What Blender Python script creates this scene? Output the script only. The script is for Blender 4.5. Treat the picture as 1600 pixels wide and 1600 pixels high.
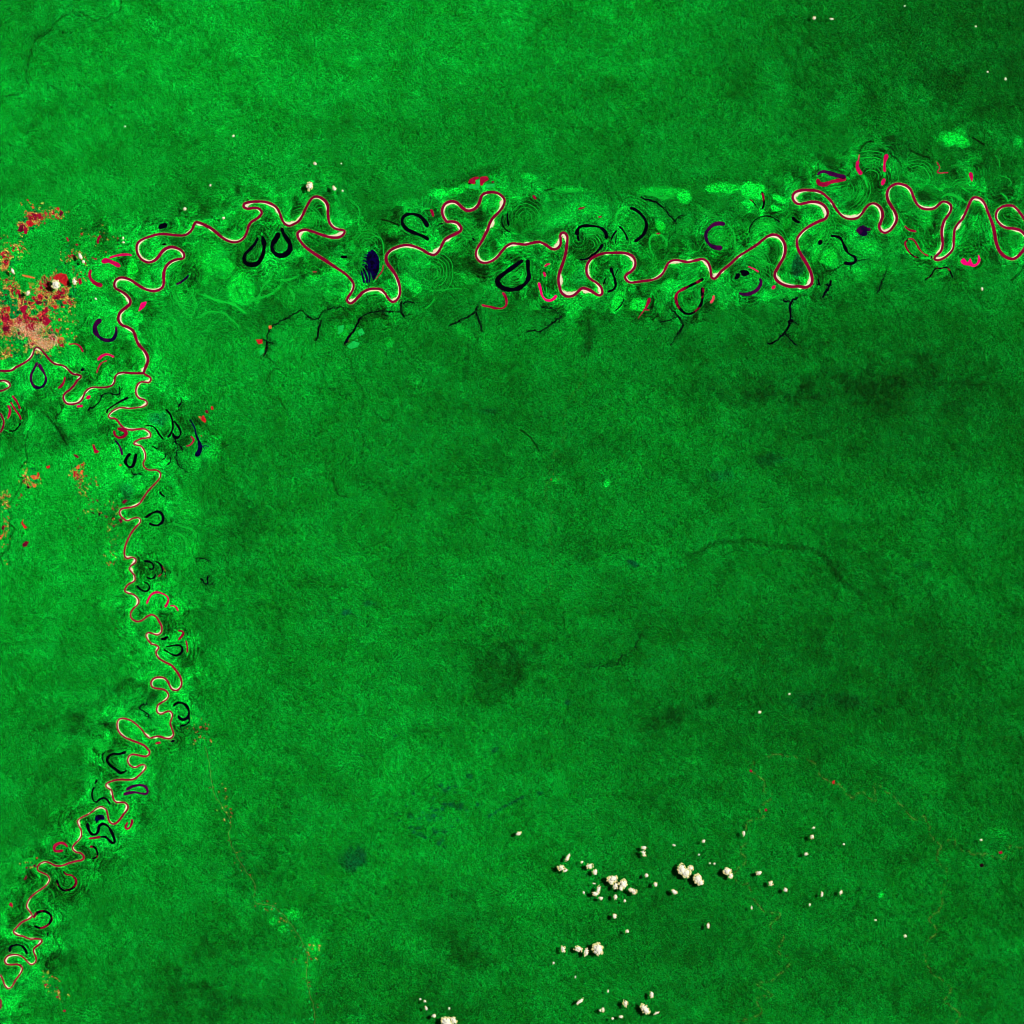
# Satellite view of a meandering river through rainforest (false colour), built as a real landscape.
# 1 Blender unit = 100 m.  The land is 64 km across; the camera flies at 705 km, like the satellite.
import bpy, math, random
import numpy as np

for o in list(bpy.data.objects):
    bpy.data.objects.remove(o)
scene = bpy.context.scene
C = scene.collection
U = 0.4                                   # units per map cell (40 m)

# ------------------------------------------------------------------ camera, sky, sun, exposure
ALT = 7050.0
cam_d = bpy.data.cameras.new('camera')
cam = bpy.data.objects.new('camera', cam_d)
C.objects.link(cam)
cam.location = (0, 0, ALT)
cam_d.sensor_width = 36
cam_d.sensor_fit = 'HORIZONTAL'
cam_d.angle = 2 * math.atan(320.0 / ALT)
cam_d.clip_start = 10
cam_d.clip_end = 30000
scene.camera = cam

SUN_EL = math.radians(58)
SUN_AZ = math.atan2(8.8, 3.1)             # clockwise from north (up)
world = bpy.data.worlds.new('World')
scene.world = world
world.use_nodes = True
wn = world.node_tree
sky = wn.nodes.new('ShaderNodeTexSky')
sky.sky_type = 'NISHITA'
sky.sun_disc = False
sky.sun_elevation = SUN_EL
sky.sun_rotation = SUN_AZ
sky.air_density = 0.2                     # infrared light: the air scatters very little
sky.dust_density = 0.1
wn.links.new(sky.outputs['Color'], wn.nodes['Background'].inputs['Color'])
wn.nodes['Background'].inputs['Strength'].default_value = 0.05

sun_d = bpy.data.lights.new('sun', 'SUN')
sun_d.energy = 5.0
sun_d.angle = math.radians(0.5)
sun_d.color = (1.0, 0.97, 0.92)
sun = bpy.data.objects.new('sun', sun_d)
C.objects.link(sun)
sun.rotation_euler = (math.pi / 2 - SUN_EL, 0, math.pi - SUN_AZ)
sun.location = (300, 100, 600)

scene.view_settings.view_transform = 'Standard'
scene.view_settings.look = 'None'
scene.view_settings.exposure = -0.34
scene.cycles.filter_width = 1.0
scene.view_settings.gamma = 1.0
LIGHT = 1.22                              # how bright a white flat surface comes out

# ------------------------------------------------------------------ helpers
def lin(c):
    c = np.asarray(c, float) / 255.0
    return np.where(c <= 0.04045, c / 12.92, ((c + 0.055) / 1.055) ** 2.4)
def alb(r, g, b):
    v = lin((r, g, b)) / LIGHT
    return (float(v[0]), float(v[1]), float(v[2]), 1.0)
def W(x, y):
    return ((x - 800.0) * U, (800.0 - y) * U)
def T(ox, oy, pts, s=8.0):
    return [(ox + a / s, oy + b / s) for a, b in pts]

def catmull(pts, step=1.0):
    p = np.array(pts, float)
    if len(p) == 2:
        n = max(2, int(np.hypot(*(p[1] - p[0])) / step) + 1)
        t = np.linspace(0, 1, n)[:, None]
        return p[0] * (1 - t) + p[1] * t
    q = np.vstack([2 * p[0] - p[1], p, 2 * p[-1] - p[-2]])
    out = []
    for i in range(1, len(q) - 2):
        a, b, c, d = q[i - 1], q[i], q[i + 1], q[i + 2]
        n = max(3, int(np.hypot(*(c - b)) / (step * 0.5)))
        t = np.linspace(0, 1, n, endpoint=False)[:, None]
        out.append(0.5 * (2 * b + (c - a) * t + (2 * a - 5 * b + 4 * c - d) * t ** 2 + (3 * b - a - 3 * c + d) * t ** 3))
    out.append(p[-1:])
    o = np.vstack(out)
    seg = np.hypot(*np.diff(o, axis=0).T)
    s = np.concatenate([[0], np.cumsum(seg)])
    n = max(3, int(s[-1] / step) + 1)
    u = np.linspace(0, s[-1], n)
    r = np.stack([np.interp(u, s, o[:, 0]), np.interp(u, s, o[:, 1])], 1)
    return r

def normals(r):
    t = np.gradient(r, axis=0)
    t /= np.maximum(np.hypot(t[:, 0], t[:, 1])[:, None], 1e-6)
    return np.stack([-t[:, 1], t[:, 0]], 1)

_rng = np.random.default_rng(7)
_lat = {}
def vnoise(X, Y, scale, seed):
    if seed not in _lat:
        _lat[seed] = np.random.default_rng(seed).random((256, 256)).astype(np.float32)
    L = _lat[seed]
    u = np.asarray(X / scale + 1000.37 + seed * 3.1, np.float64)
    v = np.asarray(Y / scale + 1000.71 + seed * 1.7, np.float64)
    i = np.floor(u).astype(np.int64); j = np.floor(v).astype(np.int64)
    f = (u - i).astype(np.float32); g = (v - j).astype(np.float32)
    f = f * f * (3 - 2 * f); g = g * g * (3 - 2 * g)
    i &= 255; j &= 255
    i1 = (i + 1) & 255; j1 = (j + 1) & 255
    a = L[j, i] * (1 - f) + L[j, i1] * f
    b = L[j1, i] * (1 - f) + L[j1, i1] * f
    return a * (1 - g) + b * g
def fbm(X, Y, scale, seed, octs=4):
    s = 0; a = 1.0; t = 0
    for k in range(octs):
        s = s + a * (vnoise(X, Y, scale / 2 ** k, seed + k) - 0.5)
        t += a; a *= 0.55
    return s / t * 2.0           # about -1..1 (mostly -0.6..0.6)

def mesh_obj(name, verts, faces, mat, parent=None, smooth=False):
    me = bpy.data.meshes.new(name)
    me.from_pydata([tuple(map(float, v)) for v in verts], [], faces)
    me.materials.append(mat)
    if smooth:
        me.polygons.foreach_set('use_smooth', [True] * len(me.polygons))
    me.update()
    o = bpy.data.objects.new(name, me)
    C.objects.link(o)
    if parent is not None:
        o.parent = parent
    return o
def tag(o, label=None, cat=None, group=None, kind=None):
    if label: o['label'] = label
    if cat: o['category'] = cat
    if group: o['group'] = group
    if kind: o['kind'] = kind
    return o

# ------------------------------------------------------------------ materials
def new_mat(name):
    m = bpy.data.materials.new(name)
    m.use_nodes = True
    nt = m.node_tree
    return m, nt, nt.nodes['Principled BSDF']
def noise_node(nt, scale, detail=2.0, rough=0.5):
    tc = nt.nodes.new('ShaderNodeNewGeometry')
    n = nt.nodes.new('ShaderNodeTexNoise')
    n.inputs['Scale'].default_value = scale
    n.inputs['Detail'].default_value = detail
    n.inputs['Roughness'].default_value = rough
    nt.links.new(tc.outputs['Position'], n.inputs['Vector'])
    return n
def ramp(nt, src, stops):
    r = nt.nodes.new('ShaderNodeValToRGB')
    el = r.color_ramp.elements
    el[0].position, el[0].color = stops[0]
    el[1].position, el[1].color = stops[-1]
    for p, c in stops[1:-1]:
        e = el.new(p); e.color = c
    nt.links.new(src, r.inputs['Fac'])
    return r

def water_mat(name, c1, c2, scale=0.12, lo=0.42, hi=0.58):
    m, nt, b = new_mat(name)
    n = noise_node(nt, scale, 4, 0.6)
    r = ramp(nt, n.outputs['Fac'], [(lo, alb(*c1)), (hi, alb(*c2))])
    g = noise_node(nt, 1.7, 2)
    mx = nt.nodes.new('ShaderNodeMixRGB'); mx.blend_type = 'MULTIPLY'; mx.inputs['Fac'].default_value = 1
    gr = ramp(nt, g.outputs['Fac'], [(0.25, (0.8, 0.8, 0.8, 1)), (0.75, (1.2, 1.2, 1.2, 1))])
    nt.links.new(r.outputs['Color'], mx.inputs[1]); nt.links.new(gr.outputs['Color'], mx.inputs[2])
    nt.links.new(mx.outputs['Color'], b.inputs['Base Color'])
    b.inputs['Roughness'].default_value = 0.15
    b.inputs['IOR'].default_value = 1.33
    return m
WATER = {
    'A': water_mat('silty_river_water', (126, 2, 44), (146, 4, 56), 0.03),
    'B': water_mat('tributary_water', (148, 10, 46), (166, 22, 60), 0.03),
    'k': water_mat('black_lake_water', (1, 0, 8), (6, 0, 20), 0.08),
    'p': water_mat('purple_lake_water', (22, 0, 50), (78, 0, 72), 0.09),
    'm': water_mat('pink_silt_water', (205, 0, 84), (222, 10, 96), 0.1),
    'M': water_mat('hot_pink_silt_water', (242, 0, 110), (255, 4, 128), 0.1),
    'r': water_mat('red_silt_water', (146, 0, 48), (178, 14, 66), 0.1),
    'x': water_mat('black_and_red_water', (2, 0, 10), (150, 0, 50), 0.14, 0.5, 0.6),
    'n': water_mat('navy_swamp_water', (4, 0, 30), (12, 0, 66), 0.3),
    'c': water_mat('coral_silt_water', (215, 60, 80), (240, 90, 105), 0.1),
    'd': water_mat('dark_creek_water', (3, 22, 10), (8, 52, 20), 0.4),
}
def soil_mat(name, c1, c2, scale=0.7):
    m, nt, b = new_mat(name)
    n = noise_node(nt, scale, 3, 0.65)
    r = ramp(nt, n.outputs['Fac'], [(0.36, alb(*c1)), (0.64, alb(*c2))])
    nt.links.new(r.outputs['Color'], b.inputs['Base Color'])
    b.inputs['Roughness'].default_value = 0.95
    b.inputs['Specular IOR Level'].default_value = 0.1
    bu = nt.nodes.new('ShaderNodeBump'); bu.inputs['Strength'].default_value = 0.4; bu.inputs['Distance'].default_value = 0.15
    nt.links.new(n.outputs['Fac'], bu.inputs['Height'])
    nt.links.new(bu.outputs['Normal'], b.inputs['Normal'])
    return m
SOIL = {
    'sand': soil_mat('pale_river_sand', (255, 240, 190), (255, 252, 224), 0.8),
    'crimson': soil_mat('crimson_bare_soil', (146, 0, 44), (186, 8, 56)),
    'maroon': soil_mat('maroon_burnt_soil', (70, 0, 30), (130, 4, 44)),
    'red': soil_mat('red_bare_soil', (170, 14, 34), (226, 40, 40)),
    'orange': soil_mat('orange_bare_soil', (206, 74, 40), (236, 150, 70)),
    'olive': soil_mat('olive_pasture', (96, 150, 34), (150, 178, 50)),
    'bright': soil_mat('bright_regrowth', (6, 190, 62), (24, 222, 92)),
    'black': soil_mat('black_burnt_soil', (4, 2, 8), (40, 2, 16)),
    'track': soil_mat('pale_dirt_track', (130, 130, 60), (170, 150, 90)),
}

# ------------------------------------------------------------------ map data: rivers
RA = []
RA += [(-220, 900), (-150, 800), (-60, 720), (-20, 690)]
RA += T(0, 540, [(0,1080),(30,1030),(48,960),(30,900),(0,850),(-130,770),(-150,650),(-60,590),(0,570),(60,550),(110,520),(125,490),(100,455),(50,438),(0,440),(-110,430),(-150,375),(-80,322),
  (0,315),(80,318),(150,305),(200,270),(270,235),(340,190),(400,130),(425,60),(450,25),(480,28),(520,60),(560,105),(600,155),(650,205),(700,232),(760,243),(820,270),(870,320),(910,352),(960,362),(1000,375),(1010,395),(970,430),(930,490),(880,545),(820,590),(795,630),(800,680),(830,720),(880,732),(960,720),(1010,690),(1040,640),(1060,590),(1110,540),(1170,522),(1260,525),(1340,518),(1400,495),(1430,450),(1440,390),(1480,350),(1540,340)])
RA += T(140, 560, [(480,182),(560,185),(640,185),(672,176)])
NA_WEST = len(RA)
RA += T(140, 400, [(690,1410),(720,1340),(725,1270),(700,1210),(660,1160),(610,1100),(580,1030),(560,970),(530,925),(480,893),(420,870),(375,830),(360,780),(375,720),(410,680),(460,640),(500,600),(508,560),(480,510),(430,465),(370,430),(325,400),(310,350),(330,300),(380,272),(440,275),(510,300),(580,345),(650,390),(720,422),(800,437),(870,420),(915,380)])
RA += T(200, 240, [(448,1590),(445,1530),(455,1460),(490,1395),(550,1345),(620,1322),(680,1312),(700,1290),(695,1250),(660,1210),(600,1180),(540,1170),(480,1185),(430,1225),(380,1290),(330,1335),(260,1358),(190,1335),(140,1285),(112,1220),(112,1150),(140,1100),(200,1065),(280,1035),(360,1012),(440,1005),(520,1012),(620,1022),(700,1020),(760,990),(800,945),(830,880),(850,862),(890,865),(950,890),(1020,925),(1090,975),(1160,1035),(1240,1085),(1320,1107),(1400,1090),(1460,1035),(1490,970),(1510,900),(1550,850)])
RA += T(360, 240, [(320,820),(360,790),(388,745),(375,705),(330,682),(270,682),(215,688),(170,665),(175,630),(220,612),(290,602),(370,600),(450,610),(520,635),(580,680),(615,745),(645,820),(680,875),(735,900),(790,880),(850,845),(890,790),(925,720),(965,640),(1010,570),(1060,540),(1120,548),(1180,590),(1215,650),(1218,730),(1225,810),(1250,880),(1300,930),(1370,950),(1415,960),(1425,985),(1400,1020),(1350,1045),(1280,1048),(1200,1032),(1120,1008),(1040,978),(950,955),(890,960),(845,990),(845,1040),(880,1100),(930,1160),(1000,1215),(1080,1270),(1170,1325),(1260,1385),(1350,1445),(1440,1505)])
RA += T(520, 300, [(210,1075),(250,1130),(258,1190),(235,1250),(195,1310),(180,1355),(215,1390),(260,1370),(310,1320),(370,1260),(440,1222),(520,1210),(600,1220),(650,1265),(690,1325),(740,1370),(790,1355),(830,1300),(840,1230),(825,1140),(790,1050),(740,970),(690,905),(665,840),(680,780),(730,725),(800,690),(880,668),(950,665),(1030,685),(1110,720),(1190,765),(1260,785),(1310,755),(1345,700),(1375,640),(1410,590),(1470,555),(1540,520)])
RA += T(680, 240, [(310,970),(325,935),(310,905),(270,865),(210,850),(150,850),(110,800),(90,740),(95,680),(130,625),(190,600),(250,605),(300,640),(350,685),(410,712),(480,695),(530,650),(560,590),(580,530),(630,495),(700,483),(770,492),(830,530),(865,580),(855,640),(820,700),(770,755),(720,810),(685,870),(660,940),(620,1020),(580,1100),(535,1170),(512,1230),(515,1290),(555,1345),(620,1365),(700,1345),(770,1295),(830,1225),(890,1160),(960,1125),(1040,1130),(1120,1135),(1200,1120)])
RA += T(840, 320, [(0,465),(50,475),(110,505),(160,540),(210,555),(255,535),(285,490),(285,420),(285,380),(310,352),(345,360),(370,400),(370,450),(362,530),(350,610),(325,700),(295,790),(272,860),(262,940),(275,1020),(295,1085),(340,1130),(390,1145),(450,1130),(510,1080),(560,1045),(620,1055),(680,1085),(730,1115),(775,1130),(805,1105),(800,1050),(770,1005),(720,965),(660,925),(620,870),(612,800),(630,730),(680,670),(750,630),(840,605),(940,600),(1050,600),(1130,615),(1190,650),(1220,710),(1210,780),(1170,830),(1120,865),(1095,905),(1115,945),(1160,970),(1240,965),(1330,952),(1420,940),(1500,910),(1560,860)])
RA += T(1000, 300, [(320,950),(350,895),(400,860),(460,852),(530,865),(600,875),(680,858),(750,842),(800,845),(845,880),(875,945),(885,1010),(895,1060),(925,1082),(960,1060),(1000,1010),(1060,955),(1140,890),(1220,815),(1310,755),(1400,700),(1480,645),(1540,595)])
RA += T(1180, 260, [(160,875),(220,855),(280,865),(330,905),(365,965),(375,1040),(360,1120),(325,1190),(285,1260),(250,1330),(250,1385),(290,1440),(360,1480),(440,1500),(530,1500),(620,1510),(680,1490),(710,1440),(705,1370),(680,1290),(640,1210),(590,1130),(550,1060),(525,990),(525,910),(560,850),(620,790),(700,735),(790,690),(870,655),(905,600),(895,540),(860,490),(800,455),(720,443),(640,455),(560,470),(510,455),(475,410),(475,360),(510,320),(580,300),(670,297),(760,305),(840,335),(900,385),(950,435),(990,500),(1040,570),(1090,620),(1150,650),(1220,655),(1290,635),(1340,580),(1380,520),(1430,475),(1490,465),(1550,500),(1585,560)])
RA += T(1320, 200, [(470,1110),(450,1170),(432,1230),(450,1280),(495,1308),(550,1290),(600,1240),(640,1170),(648,1110),(625,1050),(590,990),(550,920),(530,850),(540,780),(580,730),(640,700),(700,702),(770,725),(820,770),(850,840),(880,910),(920,970),(980,1005),(1050,1015),(1120,1000),(1170,960),(1220,925),(1280,930),(1325,970),(1325,1030),(1290,1090),(1245,1160),(1220,1240),(1212,1310),(1220,1390),(1220,1470),(1200,1540)])
RA += T(1400, 240, [(510,1270),(482,1308),(505,1330),(550,1325),(620,1290),(680,1235),(715,1180),(720,1100),(725,1020),(735,950),(770,885),(820,830),(860,760),(895,680),(925,610),(960,560),(1000,548),(1060,570),(1110,630),(1140,710),(1180,810),(1215,910),(1235,1010),(1250,1100),(1280,1190),(1330,1260),(1400,1305),(1470,1315),(1540,1270),(1600,1195),(1640,1120),(1640,1060),(1600,1005),(1550,960),(1480,940),(1400,930),(1330,905),(1275,850),(1250,790),(1265,720),(1320,670),(1400,648),(1470,660),(1530,715),(1580,780),(1620,840),(1700,900),(1800,900),(1900,820),(2100,800)])

RB = T(140, 560, [(672,180),(700,205),(745,230),(765,265),(740,300),(690,295),(640,298),(600,330),(580,390),(585,450),(620,495),(680,515),(715,545),(710,580),(660,605),(590,615),(500,625),(420,615),(350,625),(280,665),(240,710),(250,740),(310,750),(350,780),(390,835),(440,875),(520,893),(600,885),(670,882),(720,900),(758,940),(755,980),(710,993),(640,1005),(580,1035),(555,1060),(580,1080),(630,1090),(670,1130),(695,1190),(695,1250),(670,1310),(685,1360),(740,1393),(830,1395)])
RB += T(140, 700, [(880,310),(885,350),(860,400),(800,465),(730,540),(675,620),(630,685),(570,725),(490,745),(420,755),(380,785),(380,830),(420,880),(470,908),(530,885),(590,870),(632,890),(630,930),(580,985),(530,1050),(490,1120),(455,1200),(435,1290),(440,1350),(470,1378),(530,1368),(575,1390),(570,1430),(520,1470),(495,1515)])
RB += T(140, 840, [(500,400),(530,435),(562,480),(560,540),(490,580),(455,620),(440,660),(470,690),(530,705),(585,740),(615,790),(600,835),(550,885),(520,930),(512,980),(540,1025),(600,1050),(660,1030),(720,985),(775,965),(830,990),(870,1050),(900,1110),(895,1180),(850,1215),(790,1200),(735,1190),(705,1220),(725,1270),(770,1325),(830,1345),(862,1375),(835,1420),(835,1460),(870,1510),(930,1550)])
RB += T(160, 980, [(860,475),(910,530),(960,600),(988,670),(980,740),(930,788),(870,775),(840,725),(810,670),(760,632),(690,628),(635,650),(608,700),(630,750),(690,768),(750,775),(800,800),(825,850),(805,900),(750,935),(700,970),(680,1020),(690,1065),(730,1085),(790,1060),(840,1052),(872,1085),(865,1140),(848,1200),(870,1270),(888,1340),(850,1388),(780,1385),(700,1365),(640,1375),(590,1385),(545,1350),(500,1290),(440,1230),(370,1175),(290,1145),(220,1148),(187,1190),(190,1260),(220,1325),(290,1380),(380,1420),(460,1450),(530,1485),(580,1540)])
RB += T(100, 1100, [(1070,590),(1060,630),(1020,655),(950,645),(880,630),(830,640),(800,680),(805,735),(850,785),(900,790),(950,765),(1000,760),(1022,795),(990,840),(940,890),(880,935),(800,948),(710,945),(630,955),(550,985),(525,1015),(540,1045),(590,1075),(605,1130),(620,1190),(660,1230),(740,1230),(790,1260),(795,1310),(750,1370),(700,1440),(650,1490),(600,1495),(560,1450),(545,1380),(525,1320),(470,1285),(410,1300),(350,1350),(290,1385),(220,1420),(170,1465)])
RB += T(20, 1220, [(830,570),(855,620),(855,690),(820,745),(765,800),(748,850),(790,890),(850,905),(888,950),(865,990),(790,1005),(700,1030),(610,1062),(530,1060),(470,1030),(410,1012),(350,1030),(310,1075),(320,1125),(380,1155),(430,1180),(460,1225),(440,1280),(390,1330),(310,1385),(230,1450),(185,1520)])
RB += T(0, 1380, [(335,300),(370,350),(400,410),(350,450),(270,490),(210,550),(170,605),(210,645),(290,665),(370,695),(460,695),(510,705),(520,735),(470,780),(425,820),(425,870),(450,930),(440,990),(390,1018),(350,990),(310,945),(250,905),(180,893),(100,910),(60,960),(75,1005),(130,1020),(210,1015),(265,1040),(275,1090),(240,1150),(190,1220),(150,1290),(105,1318),(65,1285),(40,1220),(20,1170),(0,1150),(-60,1120),(-120,1200),(-60,1350),(0,1455),(8,1500),(0,1560),(-80,1640),(-300,1900)])

# ------------------------------------------------------------------ map data: lakes and creeks
# (name, label, colour, strips=[(points, width)], blobs=[polygon])
LK = []
def lake(name, label, kind, strips=(), blobs=()):
    LK.append((name, label, kind, list(strips), list(blobs)))
def S(ox, oy, pts, w, s=8.0, w1=None):
    return (T(ox, oy, pts, s), w * 1.4 / s, None if w1 is None else w1 / s)

lake('oxbow_lake', 'thick pink lake arc north of the striped green point bar by the town', 'm', [S(0,280,[(1270,1035),(1340,1018),(1420,1048),(1505,1092)],42)])
lake('oxbow_lake', 'slim pink lake arc just above the thick pink arc', 'm', [S(0,280,[(1365,985),(1430,962),(1520,945),(1600,942),(1650,955)],24)])
lake('oxbow_lake', 'dark red hooked lake on the west rim of the striped point bar', 'r', [S(0,280,[(1135,1130),(1120,1200),(1145,1260),(1200,1305),(1280,1335)],28)])
lake('pond', 'small red strip pond in the clearings north of the pink arcs', 'r', [S(0,280,[(1255,700),(1225,760),(1225,810)],18)])
lake('pond', 'stubby black pond just north of the westernmost wide river reach', 'k', [S(200,240,[(385,935),(430,905),(492,892)],44)])
lake('pond', 'tiny black pond inside the westernmost wide river loop', 'k', [S(200,240,[(420,1135),(480,1130)],26)])
lake('pond', 'small hot pink pond in a pale green sliver east of the northbound river', 'M', [], [T(140,400,[(608,692),(640,595),(680,572),(714,576),(692,630),(652,668),(622,690)])])
lake('oxbow_lake', 'short purple slough southeast of the sharp bend leaving the town plain', 'p', [S(140,400,[(1080,355),(1130,335),(1190,290),(1240,240)],22)])
lake('oxbow_lake', 'black horseshoe lake, western of the two teardrops hanging below the river', 'k', [S(360,240,[(345,1045),(310,1120),(250,1190),(190,1250),(170,1310),(195,1370),(270,1390),(340,1370),(390,1300),(415,1220),(420,1130),(400,1030)],36), S(360,240,[(375,962),(395,968)],24)])
lake('oxbow_lake', 'black teardrop lake, eastern of the two teardrops hanging below the river', 'k', [S(360,240,[(605,985),(580,1050),(540,1110),(520,1170),(540,1230),(590,1268),(650,1275),(710,1245),(745,1190),(740,1120),(700,1055),(660,990),(640,925)],38)])
lake('pond', 'short black bar pond west of the navy striped swamp', 'k', [S(360,240,[(1375,1288),(1465,1295)],26)])
lake('pond', 'little red dash pond in dark forest southwest of the striped swamp', 'r', [S(360,240,[(1025,1478),(1080,1478)],15)])
lake('oxbow_lake', 'black open loop lake above the river between swamp and red clearing', 'k', [S(520,300,[(1187,440),(1165,390),(1120,330),(1060,290),(980,275),(910,290),(870,340),(875,400),(920,460),(990,500),(1070,530),(1140,560),(1205,600)],31)])
lake('pond', 'short red dash beside the tip of the black open loop', 'r', [S(520,300,[(1225,215),(1245,260),(1258,310)],20)])
lake('swamp_lake', 'navy swamp lake ribbed with curved green ridges inside a narrow bend', 'n',
  [S(520,300,[(355,985),(375,1060),(395,1140)],19), S(520,300,[(378,955),(408,1020),(428,1090),(425,1140)],22), S(520,300,[(398,925),(440,990),(462,1060),(452,1135)],22),
   S(520,300,[(365,905),(410,915),(450,955),(475,1010)],14), S(520,300,[(372,855),(420,872),(455,915),(470,960)],16), S(520,300,[(380,815),(425,830),(455,870)],15), S(520,300,[(395,782),(440,795),(470,830)],13), S(520,300,[(430,758),(470,765),(500,800)],14)],
  [T(520,300,[(490,715),(550,770),(584,870),(580,960),(552,1035),(512,1100),(488,1068),(474,1005),(446,940),(424,880),(418,815),(450,750)])])
lake('oxbow_lake', 'hair thin red arc on the east rim of the striped swamp', 'r', [S(520,300,[(632,910),(618,985),(565,1055),(535,1095)],11)])
lake('marsh_pool', 'dark double marsh streak inside the wide bend east of the red clearing', 'k', [S(680,240,[(903,735),(905,830),(922,905)],19), S(680,240,[(848,770),(832,830),(845,895),(885,950),(945,985)],11), S(680,240,[(835,960),(838,1020)],14), S(680,240,[(860,985),(900,1045)],9)])
lake('marsh_pool', 'dark fan shaped marsh pool inside the small hooked bend', 'k', [S(680,240,[(20,912),(60,880),(100,872)],10), S(680,240,[(60,905),(40,960)],6), S(680,240,[(85,905),(80,975)],6), S(680,240,[(100,905),(115,970)],5)])
lake('pond', 'tiny black dash in the scrolls west of the long southward reach', 'k', [S(680,240,[(462,1052),(492,1088)],13)])
lake('pond', 'tiny red dash on the pale abandoned channel north of the river', 'r', [S(680,240,[(1222,520),(1260,572)],30)])
lake('oxbow_lake', 'broad black teardrop lake with a red creek leaving its base', 'k', [S(700,400,[(470,25),(420,60),(350,110),(315,140),(310,165),(335,195),(380,210),(430,205),(480,175),(505,130),(500,80),(500,20)],19,4.0), S(680,240,[(1155,1268),(1175,1272)],14)])
lake('creek', 'red creek curling from the base of the broad black teardrop', 'r', [S(700,400,[(340,225),(365,270),(360,310),(330,328),(280,322),(210,307)],9,4.0)])
lake('oxbow_lake', 'black arch lake over rippled green scrolls, north of the river', 'k', [S(840,320,[(497,385),(495,330),(525,280),(590,262),(680,265),(760,275),(820,310),(855,360),(862,430)],28), S(840,320,[(820,490),(760,570),(690,630),(620,675),(520,688)],24), S(840,320,[(497,385),(518,455)],16)])
lake('oxbow_lake', 'long black crescent lake bowing east beside the green ring channel', 'k', [S(840,320,[(1150,38),(1220,60),(1290,115),(1345,190),(1360,270),(1330,360),(1270,420),(1210,462)],31)])
lake('marsh_pool', 'thin black curved pool between the arch lake and the long crescent', 'k', [S(840,320,[(1015,265),(1070,320),(1110,390),(1120,445)],17), S(840,320,[(990,318),(965,352),(940,390),(918,440)],16), S(840,320,[(985,370),(972,490)],10)])
lake('oxbow_lake', 'black hooked pool inside the broad bend below the long crescent', 'k', [S(840,320,[(912,785),(940,860),(965,930),(975,1010),(940,1065),(870,1087)],26), S(840,320,[(1005,800),(968,885)],9)])
lake('pond', 'short black bar pond west of the hooked pool', 'k', [S(840,320,[(850,915),(823,995)],22)])
lake('pond', 'small pink fleck, northernmost of the pink chain beside the teardrop lake', 'm', [S(840,320,[(85,775),(120,745),(160,738)],18)])
lake('pond', 'stubby pink pond in the middle of the pink chain', 'm', [S(840,320,[(75,838),(98,900)],34)])
lake('oxbow_lake', 'bright pink hook lake at the south end of the pink chain', 'M', [S(840,320,[(12,968),(35,1050),(55,1130),(95,1182),(150,1197),(200,1175),(238,1130)],24)])
lake('pond', 'small red fleck north of the black arch lake', 'r', [S(840,320,[(510,52),(590,30)],20)])
lake('pond', 'tiny red fleck in a pale green sliver northeast of the arch lake', 'r', [S(840,320,[(758,152),(800,148)],14)])
lake('oxbow_lake', 'forked dark red lake beside the bright green fan south of the river', 'r', [S(840,320,[(1402,1162),(1380,1230),(1345,1300)],24), S(840,320,[(1350,1290),(1300,1360),(1255,1420)],9), S(840,320,[(1318,1308),(1400,1315)],10)])
lake('creek', 'thin black sliver below the bright green tongue south of the river', 'k', [S(840,320,[(1085,1185),(1040,1260),(980,1312)],9)])
lake('oxbow_lake', 'thick purple C shaped lake around a rippled green point', 'p', [S(1000,300,[(1065,405),(1000,392),(930,405),(870,450),(825,520),(835,600),(880,665),(950,695),(1030,700)],38)])
lake('creek', 'black creek running diagonally toward the purple C shaped lake', 'k', [S(1000,300,[(10,62),(100,100),(200,130),(280,190),(350,270),(445,375)],12), S(1000,300,[(445,360),(475,310),(540,290)],8)])
lake('oxbow_lake', 'black and red pear shaped loop lake south of the diagonal reach', 'x', [S(1000,300,[(795,1082),(720,1125),(640,1165),(560,1205),(480,1250),(450,1310),(460,1390),(510,1470),(570,1518),(640,1520),(710,1475),(765,1400),(780,1320),(780,1190)],25)])
lake('pond', 'black oval pond, larger of the pair above the purple hook', 'k', [], [T(1000,300,[(1245,985),(1290,975),(1345,985),(1368,1015),(1340,1045),(1290,1050),(1262,1020)])])
lake('pond', 'black pond, smaller of the pair above the purple hook', 'k', [], [T(1000,300,[(1205,1020),(1240,1015),(1250,1050),(1225,1085),(1180,1085)])])
lake('pond', 'pink diagonal dash above the purple hook lake', 'm', [S(1000,300,[(1350,930),(1420,960),(1485,1000)],18)])
lake('oxbow_lake', 'purple and red hook lake west of the narrow south pointing bend', 'p', [S(1000,300,[(1500,1075),(1512,1140),(1470,1215),(1400,1260),(1320,1280),(1235,1265)],27)])
lake('pond', 'coral crescent pond beside the pear shaped loop lake', 'c', [S(1000,300,[(922,1290),(915,1340),(880,1390)],20)])
lake('pond', 'tiny red arc on top of the green ring near the long crescent', 'r', [S(1000,300,[(200,520),(255,520)],12)])
lake('creek', 'red and black creek crossing the brightest green marsh', 'x', [S(1000,300,[(1525,-10),(1545,80),(1548,150),(1525,215)],16), S(1000,300,[(1370,85),(1420,130),(1450,170)],9)])
lake('oxbow_lake', 'thin black arc lake over the scrolls west of the tall narrow bends', 'k', [S(1000,300,[(1365,515),(1380,430),(1430,360),(1500,315),(1590,300),(1660,318),(1750,375)],11)])
lake('oxbow_lake', 'purple and crimson slipper shaped loop lake north of the river', 'p', [S(1180,260,[(780,110),(810,75),(870,65),(950,90),(1040,115),(1135,138)],32)])
lake('oxbow_lake', 'crimson lower arm of the slipper shaped loop lake', 'r', [S(1180,260,[(1138,158),(1040,175),(950,195),(870,225),(800,212),(778,152)],32)])
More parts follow.
